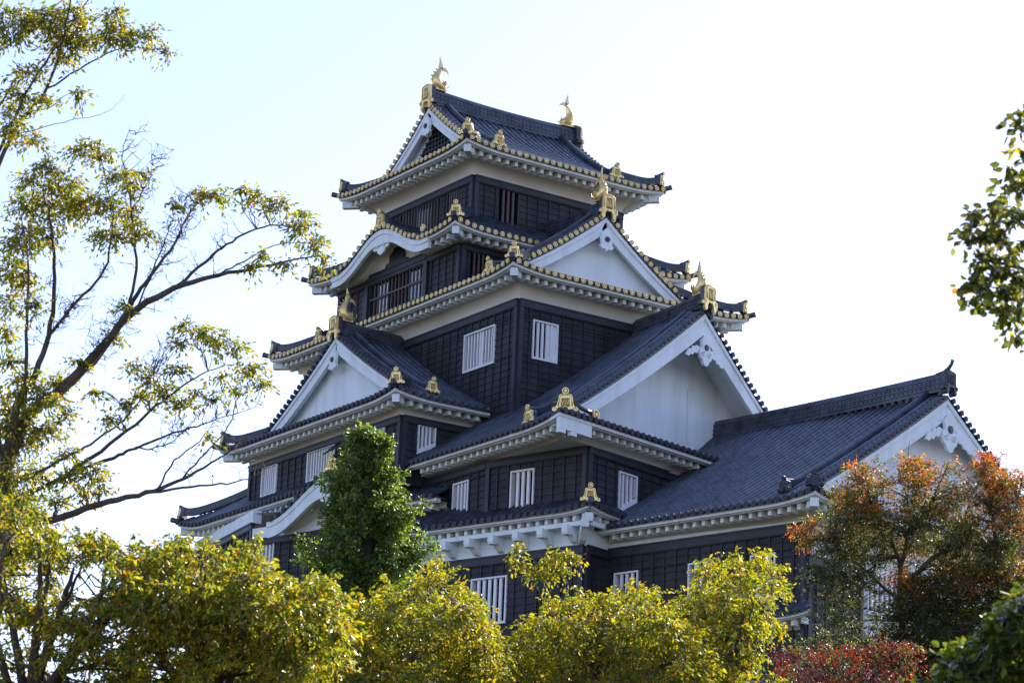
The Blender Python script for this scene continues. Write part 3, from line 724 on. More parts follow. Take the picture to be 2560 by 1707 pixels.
# ---- bracketed lean-to eaves of the first storey
C0 = Kp-dB*.78-dA*.78
hL = concave(.5, .8, .95)
K1 = MB(); KE = MB()
patch(K1, KE, C0, dA, dB, 10.6, 22.58, hL, lambda u: min(u, .82+max(0, u-5.4)*.287) if u < 9 else 1.8, lift_fn(20, .16, 1.4, True, False))
patch(K1, KE, C0, dB, dA, 2.3, 22.58, hL, lambda u: min(u, .8), lift_fn(20, .16, 1.4, True, False))
k1 = K1.build('roof', [M_TILE, M_DISC, M_DISC], keep)
lk = lift_fn(20, .16, 1.4, True, False)
eaves(k1, C0, dA, dB, 10.6, 22.38, .78, 22.1, lk, 1, 0); eaves(k1, C0, dB, dA, 2.4, 22.38, .78, 22.1, lk, 1, 0)
hip_end(k1, [C0+(dA+dB)*q+Z*(22.58+.16*max(0, 1-q/1.4)**2+hL(q)+.05+.15*max(0, 1-q/.5)**2) for q in np.linspace(.08, .78, 8)], dA+dB, True, .95)
br = MB()
br.box(Kp-dB*.02-dA*.05+Z*21.36, dA*10.6, dB*.3, Z*.9); br.box(Kp-dA*.02+dB*.0+Z*21.36, dB*1.5, dA*.3, Z*.9)
br.box(Kp-dB*.52-dA*.5+Z*22.0, dA*10.6, dB*.14, Z*.16); br.box(Kp-dA*.52-dB*.5+Z*22.0, dB*2, dA*.14, Z*.16)
for k in range(9):
    u = .25+k*1.13
    pl = [(0, 21.45), (.18, 21.52), (.42, 21.72), (.50, 21.74), (.52, 21.68), (.68, 21.70), (.72, 21.80), (.72, 22.02), (0, 22.02)]
    br.prism(pl, Kp+dA*u, -dB, Z, dA, .26)
br.prism([(0, 21.4), (.3, 21.5), (.75, 21.8), (.95, 21.86), (1.0, 22.2), (0, 22.2)], Kp-(dA-dB)*.0-dirv(151)*.0, -(dA+dB)/math.sqrt(2), Z, (dA-dB)/math.sqrt(2), .24)
br.build('brackets', M_WHITE, k1)
# lower walls
wd = (11-5.15, 11-3.47, 18.93, 20.64)
wall(keep, Kp+dA*11, Kp, -dB, 15.5, 21.4, [wd], beam=.30)
window(keep, Kp+dA*11, -dA, -dB, *wd, nb=5, barw=.115)
Ip = Kp+dB*1.42
wall(keep, Kp, Ip, -dA, 15.5, 21.4, beam=.30, post1=False)

# ---- north-west: skirt roof below the second storey, curved gable, bay
N1 = MB(); NE = MB(); hN = concave(2.6, 3.6, .85); zN = 25.09
lN = lambda u: .38*max(0, 1-(10.4-u)/2.2)**2
patch(N1, NE, (51.9, 91.3), pY, pX, 10.4, zN, hN, lambda u: (1.05 if u < 6.13 else min(3.4, (10.4-u)*.86)), lN, brk=(6.13,))
patch(N1, NE, (51.9, 101.7), pX, mY, 6.0, zN, hN, lambda u: min(u, 4.2), lambda u: .38*max(0, 1-u/2.2)**2)
n1 = N1.build('roof', [M_TILE, M_DISC, M_DISC], keep)
eaves(n1, (51.9, 91.3), pY, pX, 10.4, 24.87, .95, 24.55, lN, 0, 1)
hip_end(n1, [v3(51.9+q, 101.7-q*1.2, zN+.38*max(0, 1-q/2.2)**2+hN(q)+.08+.2*max(0, 1-q/.7)**2) for q in np.linspace(.1, 3.4, 14)], v3(1, -1.2), True, .9)
cK = v3(53.45, 84.1); kl = kara(5.4, 3.3, 1.48)
K2 = MB(); KE2 = MB(); hk2 = concave(1.1, 1.8, .85)
def exl(u, s):
    k = kl(u); a = hk2(s); b = k+.05*s
    return max(a, b)-a if b > .02 else 0
patch(K2, KE2, cK, dA, dB, 8.6, 23.97, hk2, lambda u: min(2.2, 1.6), lambda u: 0, extra=exl)
k2 = K2.build('roof', [M_TILE, M_DISC, M_DISC], keep)
eaves(k2, cK, dA, dB, 8.6, 23.75, .95, 23.4, lambda u: 0, 0, 0, extra=kl, skip=lambda u: abs(u-5.4) < 3.1)
karaboard(k2, cK, dA, dB, 5.4, 3.3, 23.75, kl, hwb=3.3, deep=.60)
pk = cK+dA*5.4
ridge(k2, [pk+dB*q+Z*(23.97+1.46+.12*(1-q)**2) for q in np.linspace(0, 1.4, 6)], .5, .7)
CR = pk-dB*.04+Z*(23.97+1.50)
crest(k2, CR, -dB, .72, True)
q1 = v3(51.5, 94.35); q2 = q1+dirv(80)*7.2; q0 = q1-dA*9.3
wk = (9.3-8.75, 9.3-8.0, 22.1, 23.3)
wall(keep, q1, q1-dA*9.3, -dB, 15.5, 23.5, [(.32, 1.25, 22.0, 23.3)], beam=.24)
window(keep, q1, -dA, -dB, .32, 1.25, 22.0, 23.3, nb=3, barw=.10)
nrm = v3(-math.sin(math.radians(80)), math.cos(math.radians(80)))
wall(keep, q2, q1, nrm, 15.5, 24.2, beam=.26)
sf = MB(); sf.box(q1-nrm*.3+Z*24.2, dirv(80)*7.4, nrm*.36, Z*.5); sf.box(q1+dB*.1+Z*23.45, -dA*9.3, -dB*.16, Z*.5)
sf.add([v3(51.9+.9, 92.2, 24.55), q1+Z*24.6, q2+Z*24.6, v3(53.5, 101, 24.55)], [(0, 1, 2, 3)]); sf.build('plaster_band', M_WHITE, k2)
N3 = MB(); NE3 = MB(); d8 = dirv(80); e8 = v3(math.sin(math.radians(80)), -math.cos(math.radians(80)))
patch(N3, NE3, q1+d8*1.0-e8*1.0, d8, e8, 7.2, 21.2, concave(.6, 1, .9), lambda u: min(1.0, 8-u), lambda u: .35*max(0, 1-(7.2-u)/1.6)**2)
n3 = N3.build('roof', [M_TILE, M_DISC, M_DISC], keep)
eaves(n3, q1+d8*1.0-e8*1.0, d8, e8, 7.2, 20.98, 1.0, 20.6, lambda u: .35*max(0, 1-(7.2-u)/1.6)**2, 0, 1)
pe = q1+d8*8.1-e8*1.0
hip_end(n3, [pe+(e8-d8)*q+Z*(21.55+.3*q+.25*max(0, 1-q/.6)**2) for q in np.linspace(.05, 1.1, 8)], e8-d8, False, .9)
core = MB()   # blind inner walls and floors that close the storeys
for (a, b, c, d, e, g) in ((56.6, 65.0, 87.7, 95.9, 33.0, 33.05), (57.6, 64.0, 88.7, 95, 36.0, 36.05), (56.6, 65, 83.8, 99, 26.6, 26.65), (53.4, 56.3, 86.3, 97, 25, 25.05), (57.6, 64.0, 88.7, 95, 38.5, 38.55), (56.6, 65, 83.8, 99, 32.0, 32.05), (53.4, 56.3, 86.3, 97, 27.3, 27.35)):
    core.box(v3(a, c, e), pX*(b-a), pY*(d-c), Z*(g-e))
core.box(v3(56.5, 80.2, 15.5), pX*9, pY*19, Z*9.2); core.box(v3(53.6, 86.5, 15.5), pX*4, pY*10, Z*8.0)
core.build('inner_core', M_DARKIN, keep)

# ================================================================== the wing
Wp = v3(58.86, 69.42); wy = 101.5; wY = dirv(wy); wX = dirv(wy-90)
wing = tag(empty('castle_wing', (64, 74, 15.5)), 'lower castle annex with one broad plain tiled roof, joined to the right of the keep', 'castle annex')
Iw = v3(56.85, 77.80); LW = np.linalg.norm(Wp-Iw); tW = (Wp-Iw)/LW; nW = v3(tW[1], -tW[0]);
nW = nW if nW[0] < 0 else -nW
ww = [(.28, 1.38, 18.95, 20.6), (3.62, 4.68, 18.95, 20.6), (6.3, 7.36, 18.95, 20.6)]
wall(wing, Iw, Wp, nW, 15.5, 21.5, ww, beam=.32, post0=False)
for q in ww: window(wing, Iw, tW, nW, *q, nb=3, barw=.115)
wall(wing, Wp, Wp+wX*3.0, -wY, 15.5, 20.4, beam=.3)
pw = MB(); pw.box(Wp+wX*.0+wY*.02+Z*20.4, wX*16.6, wY*.2, Z*1.9); pw.box(Wp+wX*3.0+wY*.02+Z*15.5, wX*.27, wY*.2, Z*4.9); pw.box(Wp+wX*5.35+wY*.02+Z*15.5, wX*11.2, wY*.2, Z*4.9)
pw.box(Wp+wX*3.2+wY*.02+Z*15.5, wX*2.2, wY*.2, Z*3.4); pw.box(Iw+nW*(-.10)+Z*21.5, tW*LW, nW*.11, Z*.5)
pw.build('plaster_wall', M_WHITE, wing)
po = MB(); po.box(Wp-wX*.06-wY*.06+Z*15.5, wX*.26, wY*.26, Z*6.35); po.build('corner_post', M_BEAM, wing)
window(wing, Wp, wX, -wY, 3.27, 5.35, 18.95, 21.0, nb=6, barw=.13)
irimoya(wing, Wp+wX*7.6-wY*1.2, wy, 13.2, 8.7, 22.12, 5.35, .9, 1.45, acon=.90, gold=False, ends=(1, 0), ridge_to=12.4, ov=(1.1, 1.1), zw=21.5, finial=False,
        ridge_h=.74, crestsc=.82, pend=True, pendsc=1.05, barge=.60, ridge_lift=.25, kuda_s=.5, eave_len=9.7, ek=.72)
lw = MB(); le = MB()
patch(lw, le, Wp-wX*.75-wY*.75, wY, wX, 4.5, 18.35, concave(.5, .75, .9), lambda u: min(u, .75), lift_fn(20, .12, 1.2, True, False))
l1_ = lw.build('roof', [M_TILE, M_DISC, M_DISC], wing)
eaves(l1_, Wp-wX*.75-wY*.75, wY, wX, 4.5, 18.15, .75, 17.6, lift_fn(20, .12, 1.2, True, False), 1, 0)

# ================================================================== stone base and ground
def stone_mat():
    m = bpy.data.materials.new('rough_stone'); m.use_nodes = True; n = m.node_tree; b = n.nodes['Principled BSDF']; tc = n.nodes.new('ShaderNodeTexCoord')
    vo = n.nodes.new('ShaderNodeTexVoronoi'); vo.inputs['Scale'].default_value = 1.1; n.links.new(tc.outputs['Object'], vo.inputs[0])
    ve = n.nodes.new('ShaderNodeTexVoronoi'); ve.feature = 'DISTANCE_TO_EDGE'; ve.inputs['Scale'].default_value = 1.1; n.links.new(tc.outputs['Object'], ve.inputs[0])
    r = n.nodes.new('ShaderNodeValToRGB'); r.color_ramp.elements[0].color = (.2, .18, .15, 1); r.color_ramp.elements[1].color = (.38, .35, .30, 1)
    n.links.new(vo.outputs['Color'], r.inputs[0]); n.links.new(r.outputs[0], b.inputs['Base Color']); b.inputs['Roughness'].default_value = .9
    bp = n.nodes.new('ShaderNodeBump'); bp.inputs['Strength'].default_value = .8; bp.inputs['Distance'].default_value = .2; n.links.new(ve.outputs['Distance'], bp.inputs['Height']); n.links.new(bp.outputs[0], b.inputs['Normal'])
    return m
sb = MB(); top = [Wp+wX*17, Wp, Iw, Kp, q1-dA*9, q1, q2, v3(66, 103), v3(75, 90)]
cen = sum(top)/len(top); lay = []
for z, k in ((15.5, 1.02), (10, 1.10), (4, 1.22), (-.2, 1.38)): lay.append([cen+(p-cen)*k+Z*(z-0) for p in top])
sb.grid(lay, 0, False, True); sb.add(lay[0], [list(range(len(top)))])
st = empty('stone_base', (62, 84, 0)); tag(st, 'sloping base of rough fitted stones beneath the castle', 'stone wall')
sb.build('stonework', stone_mat(), st)
gmat = mat('park_ground', (.035, .045, .018), .95, 0, .2, (.2, (.065, .05, .03), .4, .6))
g = MB(); g.add([v3(-4000, -4000, -.02), v3(4000, -4000, -.02), v3(4000, 4000, -.02), v3(-4000, 4000, -.02)], [(0, 1, 2, 3)])
tag(g.build('ground', gmat), kind='structure')

# ================================================================== trees
V2 = 2560/2352.0
def pt(px, py, D):      # direction seen at that place of the view, at D metres
    x, y = px*V2, py*V2
    return CAM+D*(FW+RT*(x-1280)/FPX-UP*(y-853.5)/FPX)
def leaf_mat():
    m = bpy.data.materials.new('leaves'); m.use_nodes = True; n = m.node_tree; n.nodes.clear(); L = n.links.new
    out = n.nodes.new('ShaderNodeOutputMaterial'); at = n.nodes.new('ShaderNodeAttribute'); at.attribute_name = 'leafcol'
    d = n.nodes.new('ShaderNodeBsdfDiffuse'); t = n.nodes.new('ShaderNodeBsdfTranslucent'); gl = n.nodes.new('ShaderNodeBsdfGlossy'); gl.inputs['Roughness'].default_value = .55
    gl.inputs['Color'].default_value = (.45, .45, .40, 1)
    hs = n.nodes.new('ShaderNodeHueSaturation'); hs.inputs['Saturation'].default_value = 1.08; hs.inputs['Value'].default_value = 1.9
    L(at.outputs['Color'], d.inputs[0]); L(at.outputs['Color'], hs.inputs['Color']); L(hs.outputs[0], t.inputs[0])
    m1 = n.nodes.new('ShaderNodeMixShader'); m1.inputs[0].default_value = .52; L(d.outputs[0], m1.inputs[1]); L(t.outputs[0], m1.inputs[2])
    fr = n.nodes.new('ShaderNodeFresnel'); fr.inputs[0].default_value = 1.15
    m2 = n.nodes.new('ShaderNodeMixShader'); L(fr.outputs[0], m2.inputs[0]); L(m1.outputs[0], m2.inputs[1]); L(gl.outputs[0], m2.inputs[2]); L(m2.outputs[0], out.inputs[0])
    return m
M_LEAF = leaf_mat()
M_BARK = mat('grey_bark', (.075, .058, .050), .9, 0, .2, (6, (.15, .12, .10), .3, .8, (1, 1, .3)), (30, .6))
PAL = {
 'yellowgreen': [(.20, .22, .025, 3), (.30, .27, .03, 3), (.13, .17, .02, 3), (.38, .27, .03, 1.5), (.08, .12, .02, 1.5), (.40, .16, .03, .4)],
 'golden': [(.30, .28, .025, 4), (.21, .24, .02, 3.5), (.38, .28, .03, 2.5), (.12, .16, .02, 2.5), (.42, .19, .03, .6)],
 'spring': [(.10, .17, .028, 4), (.14, .20, .03, 3), (.05, .10, .018, 2.5), (.20, .23, .035, 1.5)],
 'autumn': [(.10, .11, .025, 3), (.17, .15, .03, 2), (.07, .085, .02, 2)],
 'flame': [(.42, .12, .04, 3), (.50, .17, .05, 2), (.30, .10, .04, 2), (.36, .22, .04, 2)],
 'crimson': [(.25, .022, .018, 4), (.32, .045, .025, 2), (.12, .025, .018, 2.5), (.20, .08, .025, 1.4), (.06, .05, .02, 2)],
 'spring2': [(.12, .17, .03, 3), (.18, .22, .035, 2), (.06, .11, .02, 2)],
 'shade': [(.035, .05, .014, 4), (.06, .07, .018, 2), (.025, .035, .012, 2), (.10, .09, .02, .7)],  # darkened leaf colours paint in the shaded inside of the crowns
 'deep': [(.10, .11, .022, 3), (.15, .15, .028, 2), (.06, .075, .018, 3), (.20, .17, .03, 1)],
 'sapgreen': [(.08, .115, .016, 3), (.13, .155, .02, 2), (.045, .07, .012, 3), (.20, .19, .03, 1)],
}
class Leaves:
    def __init__(s): s.P = []; s.D = []; s.S = []; s.C = []
    def spray(s, p, d, n, length, size, pal, droop=.6, spread=.55, dark=1.0):
        k = np.arange(n)/max(1, n-1); q = p+np.outer(k*length, d); q[:, 2] -= droop*length*.5*k**2
        q += rng.normal(0, length*.10, (n, 3))
        dd = d+rng.normal(0, spread, (n, 3)); dd[:, 2] -= droop
        dd /= np.linalg.norm(dd, axis=1)[:, None]
        c = np.array(PAL[pal]); w = c[:, 3]/c[:, 3].sum(); idx = rng.choice(len(c), n, p=w)
        s.P.append(q); s.D.append(dd); s.S.append(size*rng.uniform(.65, 1.2, n)); s.C.append(c[idx, :3]*rng.uniform(.8, 1.2, (n, 1)))
    def build(s, name, parent, width=.42):
        P = np.concatenate(s.P); D = np.concatenate(s.D); S = np.concatenate(s.S)[:, None]; C = np.concatenate(s.C); N = len(P)
        r = rng.normal(0, 1, (N, 3)); X = np.cross(D, r); X /= np.linalg.norm(X, axis=1)[:, None]+1e-9; Y = np.cross(D, X)
        fold = .22
        o = [P, P+D*S*.35+X*S*width*.5+Y*S*fold*.4, P+D*S*.72+X*S*width*.36+Y*S*fold*.25, P+D*S-Y*S*.10, P+D*S*.72-X*S*width*.36+Y*S*fold*.25, P+D*S*.35-X*S*width*.5+Y*S*fold*.4]
        V = np.stack(o, 1).reshape(-1, 3)-origin_of(parent)
        me = bpy.data.meshes.new(name); me.vertices.add(N*6); me.vertices.foreach_set('co', V.ravel())
        base = np.arange(N)[:, None]*6; F = np.concatenate([base+np.array([0, 1, 2, 3]), base+np.array([0, 3, 4, 5])], 1).reshape(-1)
        me.loops.add(len(F)); me.loops.foreach_set('vertex_index', F)
        me.polygons.add(N*2); me.polygons.foreach_set('loop_start', np.arange(N*2)*4); me.polygons.foreach_set('loop_total', np.full(N*2, 4))
        me.materials.append(M_LEAF); me.update(calc_edges=True)
        ca = me.color_attributes.new('leafcol', 'FLOAT_COLOR', 'POINT')
        cc = np.concatenate([np.repeat(C, 6, 0), np.ones((N*6, 1))], 1).astype(np.float32); ca.data.foreach_set('color', cc.ravel())
        ob = bpy.data.objects.new(name, me); COL.objects.link(ob); ob.parent = parent; return ob
def smooth(pts, n=5):
    pts = np.asarray(pts, float); out = []
    for i in range(len(pts)-1):
        p0, p1, p2, p3 = pts[max(i-1, 0)], pts[i], pts[i+1], pts[min(i+2, len(pts)-1)]
        for t in np.linspace(0, 1, n, endpoint=False):
            out.append(.5*((2*p1)+(-p0+p2)*t+(2*p0-5*p1+4*p2-p3)*t*t+(-p0+3*p1-3*p2+p3)*t**3))
    out.append(pts[-1]); return np.array(out)
class Tree:
    def __init__(s, name, label, cat, base, group=None):
        s.root = tag(empty(name, base), label, cat, group); s.base = np.array(base, float); s.W = MB(); s.nodes = []; s.L = Leaves()
    def limb(s, pts, r0, r1, n=8, wob=.0):
        p = smooth(pts); k = len(p)
        if wob: p[1:-1] += rng.normal(0, wob, (k-2, 3))
        rad = np.linspace(r0, r1, k); s.W.tube(p, rad, n)
        for q, r in zip(p, rad): s.nodes.append((q, r))
        return p
    def twig(s, a, b, r0, r1=.003, wob=.12, n=5, seg=4):
        L = np.linalg.norm(b-a); t = np.linspace(0, 1, seg+1)[:, None]; p = a+(b-a)*t
        p[1:-1] += rng.normal(0, L*wob*.5, (seg-1, 3)); p[:, 2] += (np.sin(t[:, 0]*PI))*L*.06
        s.W.tube(p, np.linspace(r0, r1, seg+1), n, caps=False)
        return p
    def near(s, p, below=True):
        P = np.array([q for q, r in s.nodes]); d = np.linalg.norm(P-p, axis=1)
        if below: d = d+np.maximum(0, P[:, 2]-p[2])*1.5
        i = int(np.argmin(d)); return s.nodes[i]
    def clump(s, c, rx, ry, rz, ns, nl, size, pal, length=.3, droop=.6, twigs=3, pal2=None, mix=.0):
        """c world centre; radii in metres along view right, up and depth"""
        b, r = s.near(c)
        tips = []
        for k in range(twigs):
            v = rng.normal(0, 1, 3); v /= np.linalg.norm(v)
            e = c+RT*v[0]*rx*.7+Z*v[1]*ry*.7+FW*v[2]*rz*.7
            p = s.twig(b, e, min(r*.6, .012+.006*np.linalg.norm(e-b)), .004); tips += list(p[1:])
        for k in range(ns):
            v = rng.normal(0, 1, 3); v /= np.linalg.norm(v); q = rng.uniform(.35, 1)**.6
            e = c+RT*v[0]*rx*q+Z*v[1]*ry*q+FW*v[2]*rz*q
            if tips and k % 2 == 0:
                a = min(tips, key=lambda t: np.sum((t-e)**2)); s.W.tube([a, (a+e)/2+rng.normal(0, .02, 3), e], [.006, .004, .002], 3, caps=False)
            d = RT*v[0]+Z*(v[1]*.6)+FW*v[2]; d /= np.linalg.norm(d)
            s.L.spray(e-d*length*.4, d, nl, length, size, pal2 if (pal2 and rng.random() < mix) else pal, droop)
    def done(s, width=.42):
        s.W.build('trunk', M_BARK, s.root)
        if s.L.P: s.L.build('crown', s.root, width)

# ---- left: tall spreading tree with open branches
DL = 34.0
def PL(L, D=DL, j=.6): 
    a = rng.uniform(-j, j); return [pt(x, y, D+a*math.sin(i*1.1)) for i, (x, y) in enumerate(L)]
bL = pt(-70, 1500, DL); bL[2] = 0
A = Tree('spreading_tree', 'large open-branched tree with sparse yellow-green leaves reaching in from the left edge', 'tree', bL)
A.limb([bL, pt(-50, 1900, DL), pt(-35, 1500, DL), pt(0, 1230, DL), pt(8, 1080, DL)], .22, .13)
for path, r0, r1 in [
 ([(8, 1090), (60, 960), (140, 895), (230, 800), (300, 720), (400, 662), (500, 632), (620, 608), (720, 588)], .13, .012),
 ([(140, 900), (215, 830), (265, 760), (305, 690), (340, 640), (400, 560), (430, 500), (470, 450)], .07, .008),
 ([(400, 665), (470, 602), (520, 562), (590, 525), (660, 520), (700, 540)], .035, .007),
 ([(500, 632), (560, 600), (640, 560), (710, 560)], .02, .006),
 ([(8, 1080), (40, 930), (75, 870), (112, 770), (126, 640), (116, 520), (100, 440)], .09, .012),
 ([(112, 770), (180, 690), (240, 620), (260, 520), (250, 440), (230, 350)], .035, .006),
 ([(55, 960), (60, 860), (62, 740), (64, 600), (50, 500)], .05, .01),
 ([(290, 722), (312, 620), (303, 500), (290, 400), (280, 350), (300, 290)], .035, .004),
 ([(303, 480), (340, 420), (350, 380)], .014, .004), ([(318, 700), (360, 600), (390, 520), (405, 480)], .02, .004),
 ([(-5, 1210), (120, 1193), (250, 1150), (335, 1132), (420, 1098), (500, 1055), (560, 1015)], .085, .006),
 ([(330, 1134), (440, 1118), (520, 1110), (580, 1095), (622, 1062)], .03, .004),
 ([(360, 1125), (400, 1060), (450, 1020), (480, 985), (495, 960)], .022, .003),
 ([(420, 1098), (470, 1040), (520, 990), (540, 930), (550, 900), (590, 860)], .02, .003),
 ([(5, 1160), (140, 1100), (260, 1050), (310, 1028), (420, 988), (500, 962), (600, 930)], .05, .004),
 ([(120, 1110), (230, 1035), (330, 960), (400, 900), (480, 852), (560, 832)], .045, .005),
 ([(310, 1028), (350, 1030), (400, 1010), (450, 960), (480, 930)], .018, .003),
 ([(60, 1100), (150, 1050), (220, 1010), (290, 960), (330, 900), (350, 860)], .035, .005),
 ([(-30, 430), (40, 290), (100, 215), (140, 110), (165, -20)], .05, .014),
 ([(100, 215), (180, 160), (260, 120), (320, 110), (385, 128)], .022, .004),
 ([(-30, 400), (30, 275), (80, 180), (140, 90), (210, -10)], .035, .012),
 ([(60, 260), (120, 240), (180, 200)], .014, .004), ([(-10, 120), (60, 78), (110, 30), (150, -10)], .02, .008),
 ([(30, 310), (110, 290), (190, 272), (250, 258), (290, 215)], .010, .003),
 ([(-20, 270), (30, 200), (70, 170), (100, 130)], .02, .006), ([(-60, 700), (-40, 560), (-30, 430)], .09, .055),
 ([(-35, 1500), (-60, 1100), (-60, 700)], .15, .09),
 ([(8, 1080), (-5, 1000), (-30, 940)], .07, .03), ([(30, 1010), (10, 930), (-10, 860)], .04, .02)]:
    A.limb(PL(path), r0*.66, r1*.6, 7, .008)
def px2m(r, D): return r*V2*D/FPX
UPC = [(25, 60, 45, 55), (90, 40, 30, 40), (160, 40, 45, 40), (190, 85, 40, 30), (150, 110, 40, 40), (260, 45, 30, 40), (262, 90, 25, 25), (300, 85, 25, 25), (345, 80, 25, 22), (383, 120, 10, 16), (62, 165, 40, 22), (120, 70, 25, 25), (45, 215, 35, 22), (105, 230, 25, 20), (178, 215, 18, 18), (30, 290, 35, 30), (75, 320, 25, 20), (20, 250, 20, 18)]
MDC = [(212, 330, 25, 18), (240, 355, 25, 22), (180, 352, 25, 22), (110, 385, 35, 22), (70, 410, 30, 22), (150, 430, 45, 35), (275, 400, 30, 25), (330, 400, 22, 14), (300, 430, 25, 22), (60, 470, 45, 35), (130, 480, 50, 35), (190, 470, 40, 40), (240, 470, 35, 30), (300, 500, 30, 28), (320, 530, 25, 28), (50, 550, 40, 45), (20, 620, 35, 40), (60, 640, 30, 25), (110, 540, 30, 30), (250, 540, 35, 30), (400, 470, 18, 12), (470, 440, 32, 18), (500, 450, 22, 18), (555, 435, 20, 12), (590, 450, 25, 20), (640, 470, 32, 26), (690, 520, 30, 28), (725, 560, 25, 28), (745, 592, 14, 18), (655, 605, 26, 10), (605, 585, 22, 12), (580, 610, 16, 10), (700, 490, 18, 12), (20, 700, 25, 30), (80, 700, 15, 25)]
LWC = [(425, 745, 25, 12), (455, 765, 30, 20), (415, 790, 20, 14), (500, 780, 32, 20), (545, 800, 30, 22), (580, 850, 28, 26), (600, 880, 20, 16), (400, 850, 28, 18), (345, 870, 25, 18), (370, 900, 28, 22), (420, 925, 28, 20), (310, 840, 22, 16), (450, 900, 20, 12), (510, 860, 20, 15), (540, 895, 20, 15), (480, 1000, 12, 8), (60, 880, 40, 35), (30, 930, 35, 35), (100, 920, 40, 30), (130, 870, 30, 22), (60, 1000, 45, 35), (110, 990, 35, 30), (150, 950, 20, 25), (40, 1080, 40, 35), (90, 1090, 40, 28), (150, 1040, 20, 18), (160, 1100, 30, 20), (210, 1080, 26, 26), (235, 1110, 18, 30), (20, 830, 25, 20), (250, 960, 22, 14), (290, 930, 22, 15), (215, 900, 20, 12), (60, 1150, 40, 25), (190, 1130, 25, 18), (320, 905, 20, 18), (490, 915, 14, 10), (180, 830, 15, 12), (262, 770, 15, 10), (290, 700, 14, 10)]
LWC += [(10, 1150, 40, 40), (20, 1210, 50, 35), (80, 1190, 40, 22), (-5, 1090, 30, 40), (130, 1150, 30, 18), (30, 1260, 50, 30), (20, 770, 25, 25), (15, 980, 30, 40)]
for (x, y, rx, ry) in UPC+MDC+LWC:
    a = px2m(rx, DL); b = px2m(ry, DL); c = pt(x, y, DL+rng.uniform(-.5, .5))
    A.clump(c, a, b, (a+b)*.7, int(5+rx*ry/24), 7, .068, 'yellowgreen', .2, .75, 3, 'golden', .22)
for k in range(330):        # bare fine twigs
    x, y = [(rng.uniform(380, 520), rng.uniform(430, 640)), (rng.uniform(150, 420), rng.uniform(680, 860)), (rng.uniform(350, 600), rng.uniform(880, 1080)), (rng.uniform(250, 400), rng.uniform(300, 640)), (rng.uniform(60, 260), rng.uniform(600, 800))][k % 5]
    e = pt(x, y, DL+rng.uniform(-.6, .6)); q, r = A.near(e)
    if np.linalg.norm(e-q) < .9:
        p = A.twig(q, e, .006, .0018, .2, 4, 6)
        for j in (2, 4):
            A.twig(p[j], p[j]+rng.normal(0, .11, 3)+Z*.08, .003, .001, .2, 3, 3)
A.done()

# ---- masses of foliage along the bottom: several trees
def mass(name, label, cat, top, D, depth, bottom, pal, pal2, mix, leaf, nlump, ns, nl, lump=(12, 38), trunk=None, holes=(), length=.26, droop=.8, group=None, width=.42, pal_top=None, trunk_r=.14, branches=7, rough=13):
    top = [(top[0][0]-45, top[0][1]+22)]+list(top)+[(top[-1][0]+45, top[-1][1]+22)]
    xs = [float(x) for x in np.arange(top[0][0], top[-1][0]+1, 9)]; ph = rng.uniform(0, 9, 4)
    ys = [float(np.interp(x, [p[0] for p in top], [p[1] for p in top])+16-rough*(math.sin(x*.11+ph[0])+.8*math.sin(x*.23+ph[1])+.6*math.sin(x*.047+ph[2])+rng.normal(0, .5))) for x in xs]; cx = (trunk if trunk is not None else (xs[0]+xs[-1])/2)
    base = pt(cx, bottom, D+depth*.4); base[2] = 0
    t = Tree(name, label, cat, base, group)
    fork = pt(cx, bottom+60, D+depth*.4); t.limb([base, (base+fork)/2+v3(.1, .05), fork], trunk_r, trunk_r*.75)
    for k in range(branches):
        x = xs[0]+(xs[-1]-xs[0])*(k+.5)/branches; y = np.interp(x, xs, ys)+45
        e = pt(x, y, D+depth*rng.uniform(.15, .7)); m = (fork+e)/2+rng.normal(0, .12, 3)+Z*.1
        t.limb([fork, m, e], trunk_r*.45, .012, 6, .01)
        e2 = e+RT*px2m(rng.uniform(-60, 60), D)+Z*px2m(rng.uniform(-10, 25), D)+FW*rng.uniform(-.4, .4); t.limb([m, (m+e2)/2+rng.normal(0, .08, 3), e2], .03, .008, 5, .01)
    made = 0
    while made < nlump:
        x = rng.uniform(xs[0], xs[-1]); y0 = np.interp(x, xs, ys); r = rng.uniform(*lump)
        yy = y0+r*.75+(bottom-y0)*rng.random()**1.25
        if yy > bottom+30: continue
        if yy-y0 > 70 and (math.sin(x*.052+ph[0])+math.sin(yy*.075+ph[1])+math.sin((x+yy)*.031+ph[2])) > 1.25: continue
        if any((x-hx)**2/hr**2+(yy-hy)**2/hs**2 < 1 for hx, hy, hr, hs in holes): continue
        f = rng.random(); d = D+depth*f
        c = pt(x, yy, d); a = px2m(r, D)
        if (xs[0] > x-r*.6) or (xs[-1] < x+r*.6): a *= .7
        pp = pal if (pal_top is None or yy-y0 > 100) else pal_top
        t.clump(c, a*1.25, a*.62, a, int(ns*(r/40)**2)+4, nl, leaf, pp, length, droop, 1, pal2, mix); made += 1
    for k in range(int((xs[-1]-xs[0])/3.2)):     # shoots breaking the outline
        x = rng.uniform(xs[0], xs[-1]); y = np.interp(x, xs, ys); d = D+depth*rng.uniform(.1, .9); p = pt(x, y+22, d); q = pt(x+rng.uniform(-22, 22), y-rng.uniform(-4, 30), d)
        t.W.tube([p, (p+q)/2+rng.normal(0, .02, 3), q], [.008, .005, .003], 4, caps=False)
        for e in (.45, .75, 1.0): t.L.spray(p+(q-p)*e, (q-p)/np.linalg.norm(q-p)*.5+RT*rng.normal(0, .5), 7, .12, leaf, pal, 1.0)
    t.done(width); return t
BG = 'yellowing trees along the foot of the castle'
